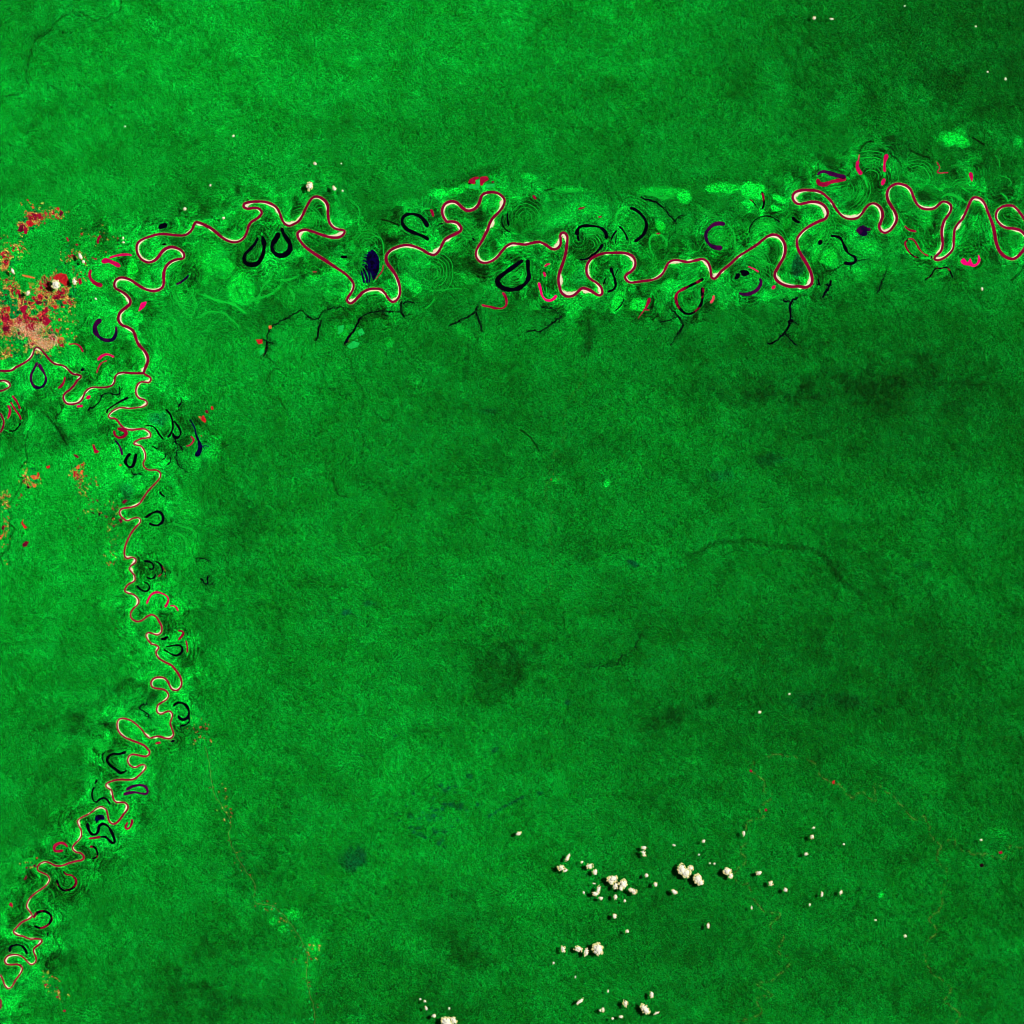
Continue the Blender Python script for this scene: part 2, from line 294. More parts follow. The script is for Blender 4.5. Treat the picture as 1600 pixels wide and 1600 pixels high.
lake('pond', 'ragged purple pond shaped like a leaf below the northern bends', 'p', [], [T(1180,260,[(1258,800),(1290,762),(1330,740),(1362,738),(1372,752),(1392,748),(1402,765),(1440,770),(1438,795),(1420,810),(1392,812),(1405,830),(1400,855),(1360,876),(1300,852)])])
lake('pond', 'curved black pond left of the double switchback bend', 'k', [S(1180,260,[(458,630),(500,675),(562,706)],25)])
lake('pond', 'small black and red pond inside the pale green strip', 'x', [S(1180,260,[(825,915),(800,985)],44)])
lake('oxbow_lake', 'black tapering lake ending in a spidery fork near the green fan', 'k', [S(1180,260,[(940,870),(1000,872),(1060,895),(1095,950),(1130,1030),(1170,1090),(1240,1130),(1255,1180),(1210,1215),(1110,1210)],25), S(1180,260,[(1250,1185),(1330,1170),(1400,1160),(1440,1165)],7), S(1180,260,[(1200,1215),(1190,1285)],10), S(1180,260,[(1120,1210),(1060,1245)],9)])
lake('pond', 'pink dash below the narrow south pointing bend', 'm', [S(1180,260,[(208,1532),(252,1490)],26)])
lake('oxbow_lake', 'pink channel arc on the left flank of the northern dome shaped meander scar', 'm', [S(1320,200,[(182,330),(170,410)],12), S(1320,200,[(168,405),(155,480),(180,540),(212,582)],33)])
lake('oxbow_lake', 'pink channel strip on the right flank of the northern dome shaped meander scar', 'm', [S(1320,200,[(530,325),(505,400),(495,470),(500,552)],30), S(1320,200,[(497,630),(463,718)],26)])
lake('pond', 'upright pink sliver north of the tall narrow arch bend', 'm', [S(1400,240,[(928,232),(942,290),(950,350)],28)])
lake('pond', 'red dash between the two northern bends', 'r', [S(1320,200,[(748,1222),(800,1270),(895,1296)],24)])
lake('oxbow_lake', 'thin red and black hairpin lake touching the river junction', 'x', [S(1400,240,[(150,1072),(118,1110),(118,1150),(150,1210),(210,1275),(290,1305)],15)])
lake('oxbow_lake', 'thin red upper arm of the hairpin lake', 'r', [S(1400,240,[(150,1068),(200,1066),(245,1110),(290,1190),(340,1245),(405,1278)],15)])
lake('oxbow_lake', 'hot pink lobed lake, brightest water in the picture', 'M', [], [T(1400,240,[(802,1345),(840,1308),(870,1325),(893,1355),(930,1308),(948,1350),(972,1382),(1008,1365),(1022,1320),(1030,1265),(1052,1300),(1054,1350),(1020,1392),(970,1418),(910,1400),(840,1388)])])
lake('pond', 'black dot pond at the sharp pinch of the river', 'k', [S(1400,240,[(435,1295),(458,1292)],30)])
lake('creek', 'black and red bent creek below the hairpin lake', 'x', [S(1400,240,[(360,1580),(440,1520),(490,1445),(560,1435),(630,1420),(680,1480),(715,1555)],12)])
lake('creek', 'thin red zigzag creek north of the hairpin lake', 'r', [S(1400,240,[(510,100),(545,170),(520,232),(560,245),(655,235)],9)])
lake('oxbow_lake', 'thick black U shaped lake beside the northbound river east of the town', 'p', [S(0,420,[(1265,628),(1210,680),(1185,740),(1205,810),(1265,870),(1340,895),(1410,880),(1450,810),(1450,722)],35)])
lake('oxbow_lake', 'short red arc just southeast of the town', 'r', [S(0,420,[(865,945),(940,938),(1000,970),(1038,1042)],16)])
lake('oxbow_lake', 'pink arc below the thick U shaped lake', 'm', [S(0,420,[(1218,1142),(1280,1087),(1350,1070),(1428,1104)],21)])
lake('oxbow_lake', 'thin red arc nested under the pink arc', 'r', [S(0,420,[(1338,1148),(1265,1180),(1225,1250),(1208,1305)],11)])
lake('oxbow_lake', 'purple teardrop lake directly below the town', 'p', [S(0,420,[(470,1165),(430,1240),(390,1330),(395,1420),(440,1475),(500,1485),(550,1450),(575,1380),(550,1300),(510,1235),(485,1188)],25)])
lake('oxbow_lake', 'red hook lake right of the purple teardrop', 'r', [S(0,420,[(812,1350),(795,1420),(760,1470),(722,1490)],22)])
lake('pond', 'small black pond in a bright green corner of the river', 'k', [S(0,420,[(1008,1272),(1052,1250)],27)])
lake('oxbow_lake', 'red sliver, eastern of three parallel slivers at the left edge', 'r', [S(0,540,[(152,625),(210,700),(252,795)],19)])
lake('oxbow_lake', 'red sliver, middle of three parallel slivers at the left edge', 'r', [S(0,540,[(135,705),(190,800),(240,870),(264,925)],18)])
lake('oxbow_lake', 'red sliver, western of three parallel slivers at the left edge', 'r', [S(0,540,[(98,742),(125,800),(115,870),(93,918)],18)])
lake('oxbow_lake', 'thin black smile shaped lake under the three red slivers', 'k', [S(0,540,[(112,1065),(180,1065),(225,1020),(264,968)],13)])
lake('pond', 'pink dash above the pinched neck south of the town', 'm', [S(0,540,[(1078,662),(1132,630)],29)])
lake('pond', 'pink dash below the looped bend south of the town', 'm', [S(0,540,[(958,762),(1038,752)],23)])
lake('creek', 'wavy thin black creek west of the confluence', 'k', [S(140,560,[(360,345),(385,400),(360,445),(300,450),(220,432),(160,460),(130,530),(60,600),(-35,640)],9)])
lake('oxbow_lake', 'black straight slough just southwest of the confluence', 'k', [S(140,560,[(212,685),(230,640),(300,590),(400,530),(485,487)],16)])
lake('oxbow_lake', 'small dark red ring lake west of the tributary', 'r', [S(140,560,[(303,900),(320,960),(370,990),(430,975),(457,930),(420,895),(345,878)],25)])
lake('oxbow_lake', 'dark tapering slough under the small red ring lake', 'p', [S(140,560,[(312,1022),(350,1060),(385,1120),(410,1212)],22)])
lake('oxbow_lake', 'small black V loop lake west of the tributary', 'k', [S(140,560,[(512,1185),(465,1240),(450,1300),(490,1355),(540,1345),(565,1270),(582,1188)],25)])
lake('creek', 'thin black arc under the small V loop lake', 'k', [S(140,560,[(515,1415),(560,1450),(650,1445)],9)])
lake('oxbow_lake', 'long black curved slough bounding the pale marsh', 'k', [S(140,560,[(952,635),(1000,690),(1030,760),(1042,850),(1020,930),(975,990)],17)])
lake('oxbow_lake', 'black hook lake joined to the pale marsh slough', 'k', [S(140,560,[(1050,780),(1100,840),(1138,920),(1110,985),(1060,980),(1038,930)],22)])
lake('oxbow_lake', 'black slough curving under the pale marsh', 'k', [S(140,560,[(705,838),(790,850),(840,900),(870,950),(925,1015)],15)])
lake('creek', 'spidery black creek below the hook lake by the pale marsh', 'k', [S(140,560,[(1075,990),(1075,1040),(1140,1100),(1152,1160)],10), S(140,560,[(1060,1045),(1100,1110),(1080,1240),(1130,1350),(1235,1425)],8), S(140,560,[(1030,1060),(1070,1030)],8)])
lake('oxbow_lake', 'small black arc east of the pale marsh', 'k', [S(140,560,[(1142,485),(1145,550),(1108,606)],13)])
lake('oxbow_lake', 'small red arc between the hook lake and the navy reservoir', 'r', [S(140,560,[(1265,970),(1300,1020),(1260,1080),(1205,1098)],15)])
lake('pond', 'short black dash south of the pale marsh', 'k', [S(140,560,[(778,1092),(852,1137)],14)])
lake('pond', 'black quarter arc, western of two below the dash', 'k', [S(140,560,[(952,1182),(945,1240),(902,1270)],13)])
lake('pond', 'black quarter arc, eastern of two below the dash', 'k', [S(140,560,[(1012,1225),(1010,1290),(972,1332)],12)])
lake('reservoir', 'navy branching reservoir beside small red clearings', 'n', [S(140,560,[(1250,760),(1310,860),(1330,950),(1370,1040)],17), S(140,560,[(1365,1030),(1382,1110),(1362,1180),(1318,1222)],46), S(140,560,[(1390,1110),(1440,1090),(1500,1105)],11), S(140,560,[(1420,1100),(1440,1140)],10)])
lake('pond', 'short black slash east of the tributary below its eastward elbow', 'k', [S(140,700,[(873,543),(905,585),(948,611)],18)])
lake('oxbow_lake', 'black open ring lake just east of the tributary pinch', 'k', [S(140,700,[(697,872),(770,820),(840,795),(890,810),(920,870),(905,930),(850,965),(790,960),(742,938)],22)])
lake('oxbow_lake', 'black comma lake, northwest of a tight cluster east of the tributary', 'k', [S(140,840,[(677,295),(740,300),(785,325),(800,370),(780,395),(738,385)],17)])
lake('oxbow_lake', 'black bowl lake under the comma lake', 'k', [S(140,840,[(825,452),(810,495),(765,515),(706,488)],15)])
lake('oxbow_lake', 'red and black arc on the east side of the comma lake', 'x', [S(140,840,[(822,293),(880,330),(910,385),(905,440),(855,492)],17), S(140,840,[(935,390),(950,440),(945,492)],8)])
lake('oxbow_lake', 'thin black open oval lake under the bowl lake', 'k', [S(140,840,[(587,597),(640,650),(700,672),(740,650),(745,610),(720,570),(678,553)],15)])
lake('oxbow_lake', 'pink horseshoe lake east of the tributary', 'm', [S(140,840,[(713,832),(735,770),(775,710),(840,685),(920,705),(975,745),(980,800),(943,875)],21)])
lake('oxbow_lake', 'thin pink arc right of the pink horseshoe', 'm', [S(140,840,[(1005,852),(1060,855),(1095,890),(1102,920)],14)])
lake('pond', 'blocky black pond in the tributary bend', 'k', [], [T(140,840,[(888,1265),(905,1250),(930,1248),(945,1234),(978,1234),(985,1252),(965,1262),(960,1285),(930,1280),(902,1288)])])
lake('oxbow_lake', 'small red question mark lake east of the blocky pond', 'r', [S(140,840,[(1105,1162),(1155,1172),(1168,1210),(1108,1280)],20)])
lake('oxbow_lake', 'slim red sliver right of the question mark lake', 'r', [S(140,840,[(1205,1285),(1220,1360),(1222,1438)],17)])
lake('oxbow_lake', 'flat black loop lake at the narrow neck of the tributary', 'k', [S(140,840,[(955,1366),(1040,1350),(1110,1345),(1155,1375),(1150,1430),(1100,1470),(1040,1465),(980,1430),(925,1398)],17)])
lake('creek', 'thin black forked creek in forest east of the comma lake', 'k', [S(140,840,[(1300,243),(1335,265),(1420,260),(1505,290)],8), S(140,840,[(1325,260),(1330,310)],9)])
lake('creek', 'small black checkmark creek in forest east of the oval lake', 'k', [S(140,840,[(1385,505),(1425,550),(1468,580),(1480,480)],12), S(140,840,[(1465,575),(1530,595)],6)])
lake('oxbow_lake', 'black open circle lake east of the stacked tributary bends', 'k', [S(160,980,[(882,988),(930,950),(990,945),(1050,985),(1082,1050),(1070,1120),(1020,1155),(970,1140),(948,1102)],21), S(160,980,[(1082,1115),(1082,1180),(1030,1225),(975,1230)],15), S(160,980,[(975,1230),(990,1295),(1045,1355)],9)])
lake('creek', 'thin black question mark creek west of the stacked tributary bends', 'k', [S(160,980,[(548,965),(490,980),(470,1020),(510,1050),(560,1085),(588,1140)],10)])
lake('pond', 'small black blot below the tributary elbow', 'k', [S(160,980,[(850,1435),(905,1415)],19)])
lake('pond', 'small red dash below the tributary elbow', 'r', [S(160,980,[(662,1457),(732,1438)],20)])
lake('oxbow_lake', 'black bracket shaped lake west of the tributary double bend', 'k', [S(100,1100,[(775,598),(690,625),(610,625),(555,660),(540,710),(580,770),(650,820),(700,860),(750,850),(785,822)],21)])
lake('oxbow_lake', 'thin black parenthesis beside the bracket shaped lake', 'k', [S(100,1100,[(520,588),(480,640),(480,690),(508,738)],12)])
lake('oxbow_lake', 'black swan neck lake west of the tributary', 'k', [S(100,1100,[(412,942),(388,1002)],18), S(100,1100,[(377,1035),(350,1110),(360,1190),(400,1225),(450,1190),(500,1175),(545,1205),(578,1255)],19)])
lake('oxbow_lake', 'purple flattened loop lake east of the tributary', 'p', [S(100,1100,[(775,1073),(860,1030),(940,1015),(1010,1030),(1045,1080),(1030,1120),(980,1120),(880,1105),(800,1115),(740,1132)],23)])
lake('pond', 'ragged navy pond inside a tributary bend', 'n', [], [T(100,1100,[(395,1395),(450,1380),(490,1395),(510,1425),(498,1448),(450,1450),(420,1475),(395,1500),(400,1470),(383,1450)])])
lake('oxbow_lake', 'tiny red U shaped lake right of the tributary', 'r', [S(100,1100,[(845,1438),(850,1480),(820,1545),(785,1560),(770,1530),(798,1475)],19)])
lake('oxbow_lake', 'black and red zigzag ribbon lake below the navy pond', 'k', [S(20,1220,[(930,525),(945,600),(980,660),(1030,670),(1065,635),(1080,570),(1130,540),(1190,570),(1240,650),(1272,740),(1265,787)],25), S(20,1220,[(1262,790),(1220,760),(1160,705),(1090,700)],20)])
lake('oxbow_lake', 'red western tail of the zigzag ribbon lake', 'r', [S(20,1220,[(1095,700),(1000,718),(945,718)],20)])
lake('oxbow_lake', 'black and red half ring lake below the zigzag lake', 'x', [S(20,1220,[(962,820),(1020,830),(1055,890),(1050,950),(985,978)],19)])
lake('oxbow_lake', 'red C shaped lake west of the tributary', 'r', [S(20,1220,[(688,828),(640,785),(590,778),(530,810),(520,860),(550,882),(634,870)],23)])
lake('oxbow_lake', 'black and red fishhook lake under the wide tributary elbow', 'x', [S(20,1220,[(628,1128),(670,1170),(740,1185),(790,1240),(775,1310),(720,1355),(640,1370),(590,1335),(565,1290),(550,1235)],20)])
lake('oxbow_lake', 'black and red round horseshoe lake touching the tributary', 'x', [S(0,1380,[(418,435),(460,375),(530,350),(600,370),(645,430),(620,500),(560,545),(500,560),(425,533)],23)])
lake('oxbow_lake', 'black arch lake above the last tributary loop', 'k', [S(0,1380,[(122,862),(130,800),(180,775),(250,775),(305,815),(338,885)],22)])
lake('pond', 'tiny black slash southeast of the round horseshoe', 'k', [S(0,1380,[(585,615),(604,672)],16)])
# creeks in the forest south of the river
lake('creek', 'winding black creek in forest southwest of the first long reach', 'd', [S(300,400,[(680,335),(640,360),(600,385),(540,415),(500,440),(470,500),(465,540)],5,4.0), S(300,400,[(465,535),(468,580),(450,625)],10,4.0), S(300,400,[(475,540),(510,545)],5,4.0), S(300,400,[(440,520),(470,535)],6,4.0)])
lake('creek', 'faint dark creek under the west foot of the swamp bend', 'd', [S(300,400,[(680,335),(740,385),(790,390),(830,340),(950,318)],5,4.0)])
lake('creek', 'short upright black creek south of the swamp bend', 'd', [S(300,400,[(806,395),(795,450),(775,530)],9,4.0)])
lake('creek', 'black slanting creek beside the bright green plots', 'k', [S(300,400,[(1050,380),(1020,450),(950,550)],8,4.0)])
lake('creek', 'faint dark creek running toward the eastern foot of the swamp bend', 'd', [S(300,400,[(1060,375),(1150,345),(1300,350)],5,4.0), S(300,400,[(1305,280),(1308,340),(1328,385)],8,4.0), S(300,400,[(1312,300),(1350,285),(1395,292)],6,4.0)])
lake('creek', 'forked dark creek below the red curling creek', 'd', [S(700,400,[(182,310),(165,350),(100,390),(10,437)],7,4.0), S(700,400,[(170,350),(200,420),(218,478)],8,4.0)])
lake('creek', 'dark V shaped creek south of the bright pink hook', 'd', [S(700,400,[(575,320),(660,330),(708,380)],5,4.0), S(700,400,[(710,378),(640,425),(590,465),(490,470)],8,4.0)])
lake('creek', 'dark creek trailing south from the pear shaped loop lake', 'd', [S(700,400,[(1385,330),(1440,375),(1470,430)],9,4.0), S(700,400,[(1470,425),(1455,460),(1430,490)],12,4.0), S(700,400,[(1435,485),(1390,560)],5,4.0), S(700,400,[(1440,375),(1380,400),(1320,410)],5,4.0)])
lake('creek', 'black branching creek south of the narrow south pointing bend', 'k', [S(1100,400,[(470,208),(435,230),(430,300),(425,345),(400,388)],6.5,3.2), S(1100,400,[(400,385),(350,430),(310,437)],5,3.2), S(1100,400,[(400,385),(430,415),(462,445)],4,3.2), S(1100,400,[(390,225),(435,228)],5,3.2), S(1100,400,[(430,318),(465,340)],4,3.2)])
lake('creek', 'short dark creek at the forest edge below the spidery fork lake', 'd', [S(1100,400,[(912,70),(900,100),(885,135)],4,3.2), S(1100,400,[(888,125),(878,155),(868,186)],7,3.2)])
lake('creek', 'small black branching creek right of the narrow south pointing bend', 'k', [S(1100,400,[(635,122),(620,160),(590,207)],6,3.2), S(1100,400,[(568,115),(580,150)],4,3.2), S(1100,400,[(605,145),(640,148)],4,3.2)])
lake('creek', 'dark green creek bending across the eastern forest', 'd', [S(700,800,[(870,962),(1040,960),(1085,900),(1150,870),(1200,780)],2.2,4.0)])

# thin meandering forest streams: (points, width, jitter)
# ------------------------------------------------------------------ build river ribbons
carve_pts = []           # (x, y, halfwidth) of everything that lies low in the canopy
WATER_Z = -0.25
def ribbon(r, hw_l, hw_r, z):
    n = normals(r)
    L = r + n * hw_l[:, None]; R = r - n * hw_r[:, None]
    V = []; F = []
    for i in range(len(r)):
        a = W(*L[i]); b = W(*r[i]); c = W(*R[i])
        V += [(a[0], a[1], z), (b[0], b[1], z), (c[0], c[1], z)]
    for i in range(len(r) - 1):
        k = 3 * i
        F += [(k, k + 1, k + 4, k + 3), (k + 1, k + 2, k + 5, k + 4)]
    return V, F
def up(F, V):
    a, b, c = (np.array(V[F[0][i]]) for i in range(3))
    return F if np.cross(b - a, c - b)[2] > 0 else [tuple(reversed(f)) for f in F]

SANDPTS = []
RIDGES = []              # (points, width, tone): pale ridges that nest inside the bends
_rr = np.random.default_rng(88)
def nest(r, n, sg, hw, i, j, gaps, kmax, wide):
    for d in gaps:
        cut = int((j - i) * (0.06 + 0.035 * d / 3) + _rr.integers(0, 5))
        if j - i - 2 * cut < 7: break
        q = np.arange(i + cut, j - cut + 1)
        if d > 0.8 / max(kmax, 1e-3): break
        if _rr.random() < 0.22: continue
        p = r[q] + n[q] * (sg * (hw + d + 0.6 * np.sin(q * 0.13 + d)))[:, None]
        RIDGES.append((p[::2], wide * _rr.uniform(0.55, 1.25), int(_rr.choice([150, 165, 180, 195, 210]))))
def build_river(name, label, pts, kind, hw_fn, zoff, bar_gain, boosts, seed):
    r = catmull(pts, 0.9)
    s = np.arange(len(r)) * 0.9
    hw = hw_fn(r) * (1 + 0.18 * (vnoise(s, s * 0, 9.0, seed) - 0.5) + 0.34 * (vnoise(s, s * 0, 40.0, seed + 1) - 0.5))
    V, F = ribbon(r, hw, hw, WATER_Z + zoff)
    o = mesh_obj(name, V, up(F, V), WATER[kind])
    tag(o, label, 'river', None, 'structure')
    for p, h in zip(r, hw):
        carve_pts.append((p[0], p[1], h))
    # curvature (smoothed) -> sand on the inner side of each bend
    t = np.gradient(r, axis=0)
    ang = np.unwrap(np.arctan2(t[:, 1], t[:, 0]))
    k = np.gradient(ang) / 0.9
    ker = np.hanning(17); ker /= ker.sum()
    k = np.convolve(k, ker, 'same')
    k = np.roll(k, 4)                       # bars sit slightly downstream of the apex
    w = bar_gain * np.abs(k) * (0.15 + 2.6 * vnoise(s, s * 0, 30.0, seed + 2) ** 1.8)
    for bx, by, br, bm in boosts:
        w *= 1 + (bm - 1) * np.exp(-((r[:, 0] - bx) ** 2 + (r[:, 1] - by) ** 2) / br ** 2)
    w = np.minimum(w, 4.6) * np.where(hw < 2.2, 0.7, 1.0)
    w[np.abs(k) < 0.012] = 0
    w = np.convolve(w, np.hanning(9) / np.hanning(9).sum(), 'same')
    sg = np.sign(k)
    n = normals(r)
    i = 0
    count = 0
    while i < len(r):
        if w[i] < 0.3:
            i += 1; continue
        j = i
        while j + 1 < len(r) and w[j + 1] >= 0.3 and sg[j + 1] == sg[i]:
            j += 1
        if j - i >= 5:
            V = []; F = []
            m = j - i + 1
            for q in range(i, j + 1):
                e = max(0.0, math.sin(math.pi * (q - i) / (m - 1))) ** 0.55
                a = r[q] + n[q] * sg[q] * (hw[q] - 0.5)
                b = r[q] + n[q] * sg[q] * (hw[q] - 0.5 + e * (w[q] + 0.5) * (1 + 0.25 * math.sin(q * 1.9)))
                wa, wb = W(*a), W(*b)
                V += [(wa[0], wa[1], WATER_Z + 0.02), (wb[0], wb[1], WATER_Z + 0.06)]
                SANDPTS.append((b[0], b[1], w[q]))
                carve_pts.append(((a[0] + b[0]) / 2, (a[1] + b[1]) / 2, 0.5 * w[q] + 0.4))
            F = [(2 * a, 2 * a + 1, 2 * a + 3, 2 * a + 2) for a in range(m - 1)]
            mesh_obj('sandbar', V, up(F, V), SOIL['sand'], o)
            count += 1
        if j - i >= 12:
            km = float(np.max(np.abs(k[i:j + 1])))
            nest(r, n, sg[i], hw[i:j + 1].mean(), max(0, i - 6), min(len(r) - 1, j + 6), np.arange(5.5, 30, 3.6 + _rr.random()), km, 0.75 if kind == 'A' else 0.6)
        i = j + 1
    return o, r
boostA = [T(360,240,[(870,1010)])[0] + (9, 2.2), T(360,240,[(1290,890)])[0] + (9, 3.0), T(360,240,[(740,870)])[0] + (8, 1.8), T(680,240,[(500,650)])[0] + (8, 2.0),
          T(1320,200,[(90,1110)])[0] + (12, 2.0), T(1320,200,[(1040,990)])[0] + (12, 2.0), T(1320,200,[(560,800)])[0] + (8, 1.7), T(840,320,[(285,940)])[0] + (9, 3.0),
          T(840,320,[(640,1080)])[0] + (9, 2.2), T(840,320,[(790,1060)])[0] + (7, 1.8), T(1000,300,[(450,880)])[0] + (9, 2.8), T(1000,300,[(855,930)])[0] + (8, 1.8), T(1180,260,[(880,580)])[0] + (8, 1.8),
          T(1180,260,[(1180,620)])[0] + (10, 1.9), T(520,300,[(1290,740)])[0] + (8, 1.6), T(680,240,[(680,890)])[0] + (7, 4.0), T(1400,240,[(780,900)])[0] + (8, 3.5)]
def hwA(r):
    x = r[:, 0]; y = r[:, 1]
    h = np.full(len(r), 2.35)
    west = (np.arange(len(r)) < np.argmin((x - 224) ** 2 + (y - 582) ** 2))
    h[west] = 1.75
    return np.convolve(np.pad(h, 10, 'edge'), np.ones(21) / 21, 'valid')
RIVER, rA = build_river('river', 'wide crimson river looping from the town across to the right edge', RA, 'A', hwA, 0.0, 25.0, boostA, 11)
TRIB, rB = build_river('tributary_river', 'narrower red tributary winding up from the lower left corner', RB, 'B', lambda r: np.full(len(r), 1.45), -0.012, 12.0, [], 21)

# ------------------------------------------------------------------ lakes
LAKEPTS = []
CREEKPTS = []
lake_i = 0
for (name, label, kind, strips, blobs) in LK:
    V = []; F = []
    lake_i += 1
    if name == 'creek' and kind in 'dk':
        gt = np.random.default_rng(900 + lake_i)
        for (pts, w, w1) in list(strips):
            rr_ = catmull(pts, 1.0)
            for q in range(int(len(rr_) / 6)):
                k0 = gt.integers(len(rr_)); a_ = gt.random() * 6.283; l_ = gt.uniform(2.5, 6.5)
                p0 = rr_[k0]; p1 = p0 + l_ * 0.55 * np.array([math.cos(a_), math.sin(a_)]); a_ += gt.uniform(-.8, .8)
                p2 = p1 + l_ * 0.45 * np.array([math.cos(a_), math.sin(a_)])
                strips.append(([tuple(p0), tuple(p1), tuple(p2)], gt.uniform(0.9, 1.4), None))
    for si, (pts, w, w1) in enumerate(strips):
        r = catmull(pts, 0.6)
        d = np.arange(len(r)) * 0.6
        if name == 'creek':
            jj = 1.3 if kind in 'dk' else 0.5
            r = r + np.stack([(vnoise(d, d * 0 + lake_i, 4.0, 43) - 0.5) * 2 * jj, (vnoise(d, d * 0 + lake_i, 4.0, 44) - 0.5) * 2 * jj], 1)
            w = w * (1.0 if kind == 'd' else 1.1)
            if kind in 'dk': CREEKPTS.extend((p[0], p[1], w / 2) for p in r)
        tot = d[-1]
        hw = np.full(len(r), w / 2.0)
        hw *= 1 + 0.22 * (vnoise(d, d * 0 + lake_i * 7, 3.0, 41) - 0.5) + 0.75 * (vnoise(d, d * 0 + lake_i * 13, 10.0, 42) - 0.5)
        e = np.minimum(d, tot - d) / max(w * 0.7, 0.6)
        hw *= np.sqrt(np.clip(1 - (1 - np.clip(e, 0, 1)) ** 2, 0.02, 1))
        v, f = ribbon(r, hw, hw, WATER_Z - 0.008 * min(si, 5))
        f = up(f, v)
        b = len(V)
        if name == 'oxbow_lake' and tot > 16 and w > 1.6:
            tt_ = np.gradient(r, axis=0); an_ = np.unwrap(np.arctan2(tt_[:, 1], tt_[:, 0]))
            if abs(an_[-1] - an_[0]) > 1.2:
                nest(r, normals(r), np.sign(an_[-1] - an_[0]), w / 2, 0, len(r) - 1, np.arange(2.6, 15, 3.0 + _rr.random()), abs(an_[-1] - an_[0]) / tot, 0.6)
            for e_ in (0, -1):                 # silted-up ends
                p_ = r[e_]; q_ = r[1] - r[0] if e_ == 0 else r[-2] - r[-1]
                q_ = -q_ / max(np.hypot(*q_), 1e-6)
                RIDGES.append((np.array([p_ - q_ * 0.5, p_ + q_ * _rr.uniform(1.5, 4), p_ + q_ * _rr.uniform(4, 7) + _rr.normal(0, 1, 2)]), w * _rr.uniform(0.4, 0.8), int(_rr.choice([190, 205, 225]))))
        V += v; F += [tuple(q + b for q in ff) for ff in f]
        for p, h in zip(r, hw):
            carve_pts.append((p[0], p[1], h))
            if w > 1.6 and name != 'creek': LAKEPTS.append((p[0], p[1], h))
    for poly in blobs:
        r = catmull(list(poly) + [poly[0]], 0.8)[:-1]
        c = r.mean(0)
        jit = 1 + 0.10 * (_rng.random(len(r)) - 0.5)
        r = c + (r - c) * jit[:, None]
        b = len(V)
        v = [W(*q) + (WATER_Z + 0.004,) for q in r]
        if np.sum((np.array(v)[:, 0]) * np.roll(np.array(v)[:, 1], -1) - np.roll(np.array(v)[:, 0], -1) * np.array(v)[:, 1]) < 0:
            v = v[::-1]
        V += v; F.append(tuple(range(b, b + len(v))))
        for q in r:
            for tt in (0.2, 0.5, 0.8, 1.0):
                pp = c + (q - c) * tt
                carve_pts.append((pp[0], pp[1], 0.8)); LAKEPTS.append((pp[0], pp[1], 0.5))
    o = mesh_obj(name, V, F, WATER[kind])
    cat = {'oxbow_lake': 'lake', 'pond': 'pond', 'creek': 'creek', 'swamp_lake': 'lake', 'marsh_pool': 'pool', 'reservoir': 'reservoir'}[name]
    tag(o, label, cat, {'lake': 'oxbow lakes along the rivers', 'pond': 'ponds on the floodplain', 'creek': 'creeks in the forest'}.get(cat), 'structure')

# ------------------------------------------------------------------ clearings (pieces of the ground)
CL = []
def clr(col, ox, oy, pts, s=8.0):
    CL.append((col, T(ox, oy, pts, s)))
clr('maroon',0,280,[(208,652),(250,580),(282,568),(302,640),(270,662)])
clr('red',0,280,[(325,525),(380,508),(430,560),(400,592),(350,590)])
clr('crimson',0,280,[(300,590),(345,600),(340,690),(300,680)])
clr('maroon',0,280,[(730,440),(768,390),(796,415),(765,470)])
clr('red',0,280,[(705,360),(730,345),(750,370),(725,396)])
clr('crimson',0,280,[(480,440),(515,430),(520,490),(475,510)])
clr('red',0,280,[(660,1232),(700,1190),(770,1170),(830,1190),(858,1260),(862,1332),(820,1335),(750,1290),(690,1270)])
clr('crimson',0,280,[(978,1240),(1010,1232),(1030,1300),(990,1322)])
clr('orange',0,280,[(275,1190),(320,1195),(440,1225),(435,1245),(330,1225),(285,1212)])
clr('crimson',0,280,[(940,815),(965,800),(980,825),(955,835)])
clr('crimson',0,280,[(825,730),(845,725),(865,770),(845,780)])
clr('maroon',0,280,[(150,860),(175,845),(195,860),(170,882)])
clr('red',0,280,[(235,800),(258,805),(248,825)])
clr('crimson',0,280,[(1150,975),(1215,990),(1210,1010),(1150,995)])
clr('crimson',0,420,[(255,482),(310,452),(348,470),(322,540),(290,562),(252,530)])
clr('crimson',0,420,[(205,615),(250,598),(282,660),(250,702),(218,680)])
clr('crimson',0,420,[(280,560),(310,565),(350,660),(345,690),(300,620)])
clr('crimson',0,420,[(320,705),(390,678),(438,720),(430,770),(350,775),(318,742)])
clr('crimson',0,420,[(527,632),(580,598),(645,650),(612,700),(570,718),(530,682)])
clr('maroon',0,420,[(440,420),(500,400),(525,430),(470,452)])
clr('crimson',0,420,[(608,862),(640,838),(705,880),(665,898)])
clr('red',0,420,[(690,740),(730,760),(738,805),(700,792)])
clr('crimson',0,420,[(735,950),(780,933),(790,960),(755,972)])
clr('red',0,420,[(775,400),(820,408),(835,440),(790,446)])
clr('red',0,420,[(655,460),(700,452),(708,500),(680,505)])
clr('crimson',0,420,[(18,642),(70,588),(102,620),(90,662),(40,672)])
clr('maroon',0,420,[(18,745),(60,720),(112,740),(100,782),(50,784)])
clr('crimson',0,420,[(468,330),(502,328),(503,362),(470,364)])
clr('crimson',0,420,[(488,222),(520,213),(543,245),(510,262)])
clr('crimson',0,420,[(558,480),(602,478),(598,522),(563,532)])
clr('maroon',0,420,[(228,782),(257,790),(247,838),(218,820)])
clr('maroon',0,420,[(688,350),(722,350),(715,382),(678,380)])
clr('red',0,420,[(70,480),(120,470),(130,520),(90,545)])
clr('orange',0,420,[(470,240),(500,235),(505,275),(470,280)])
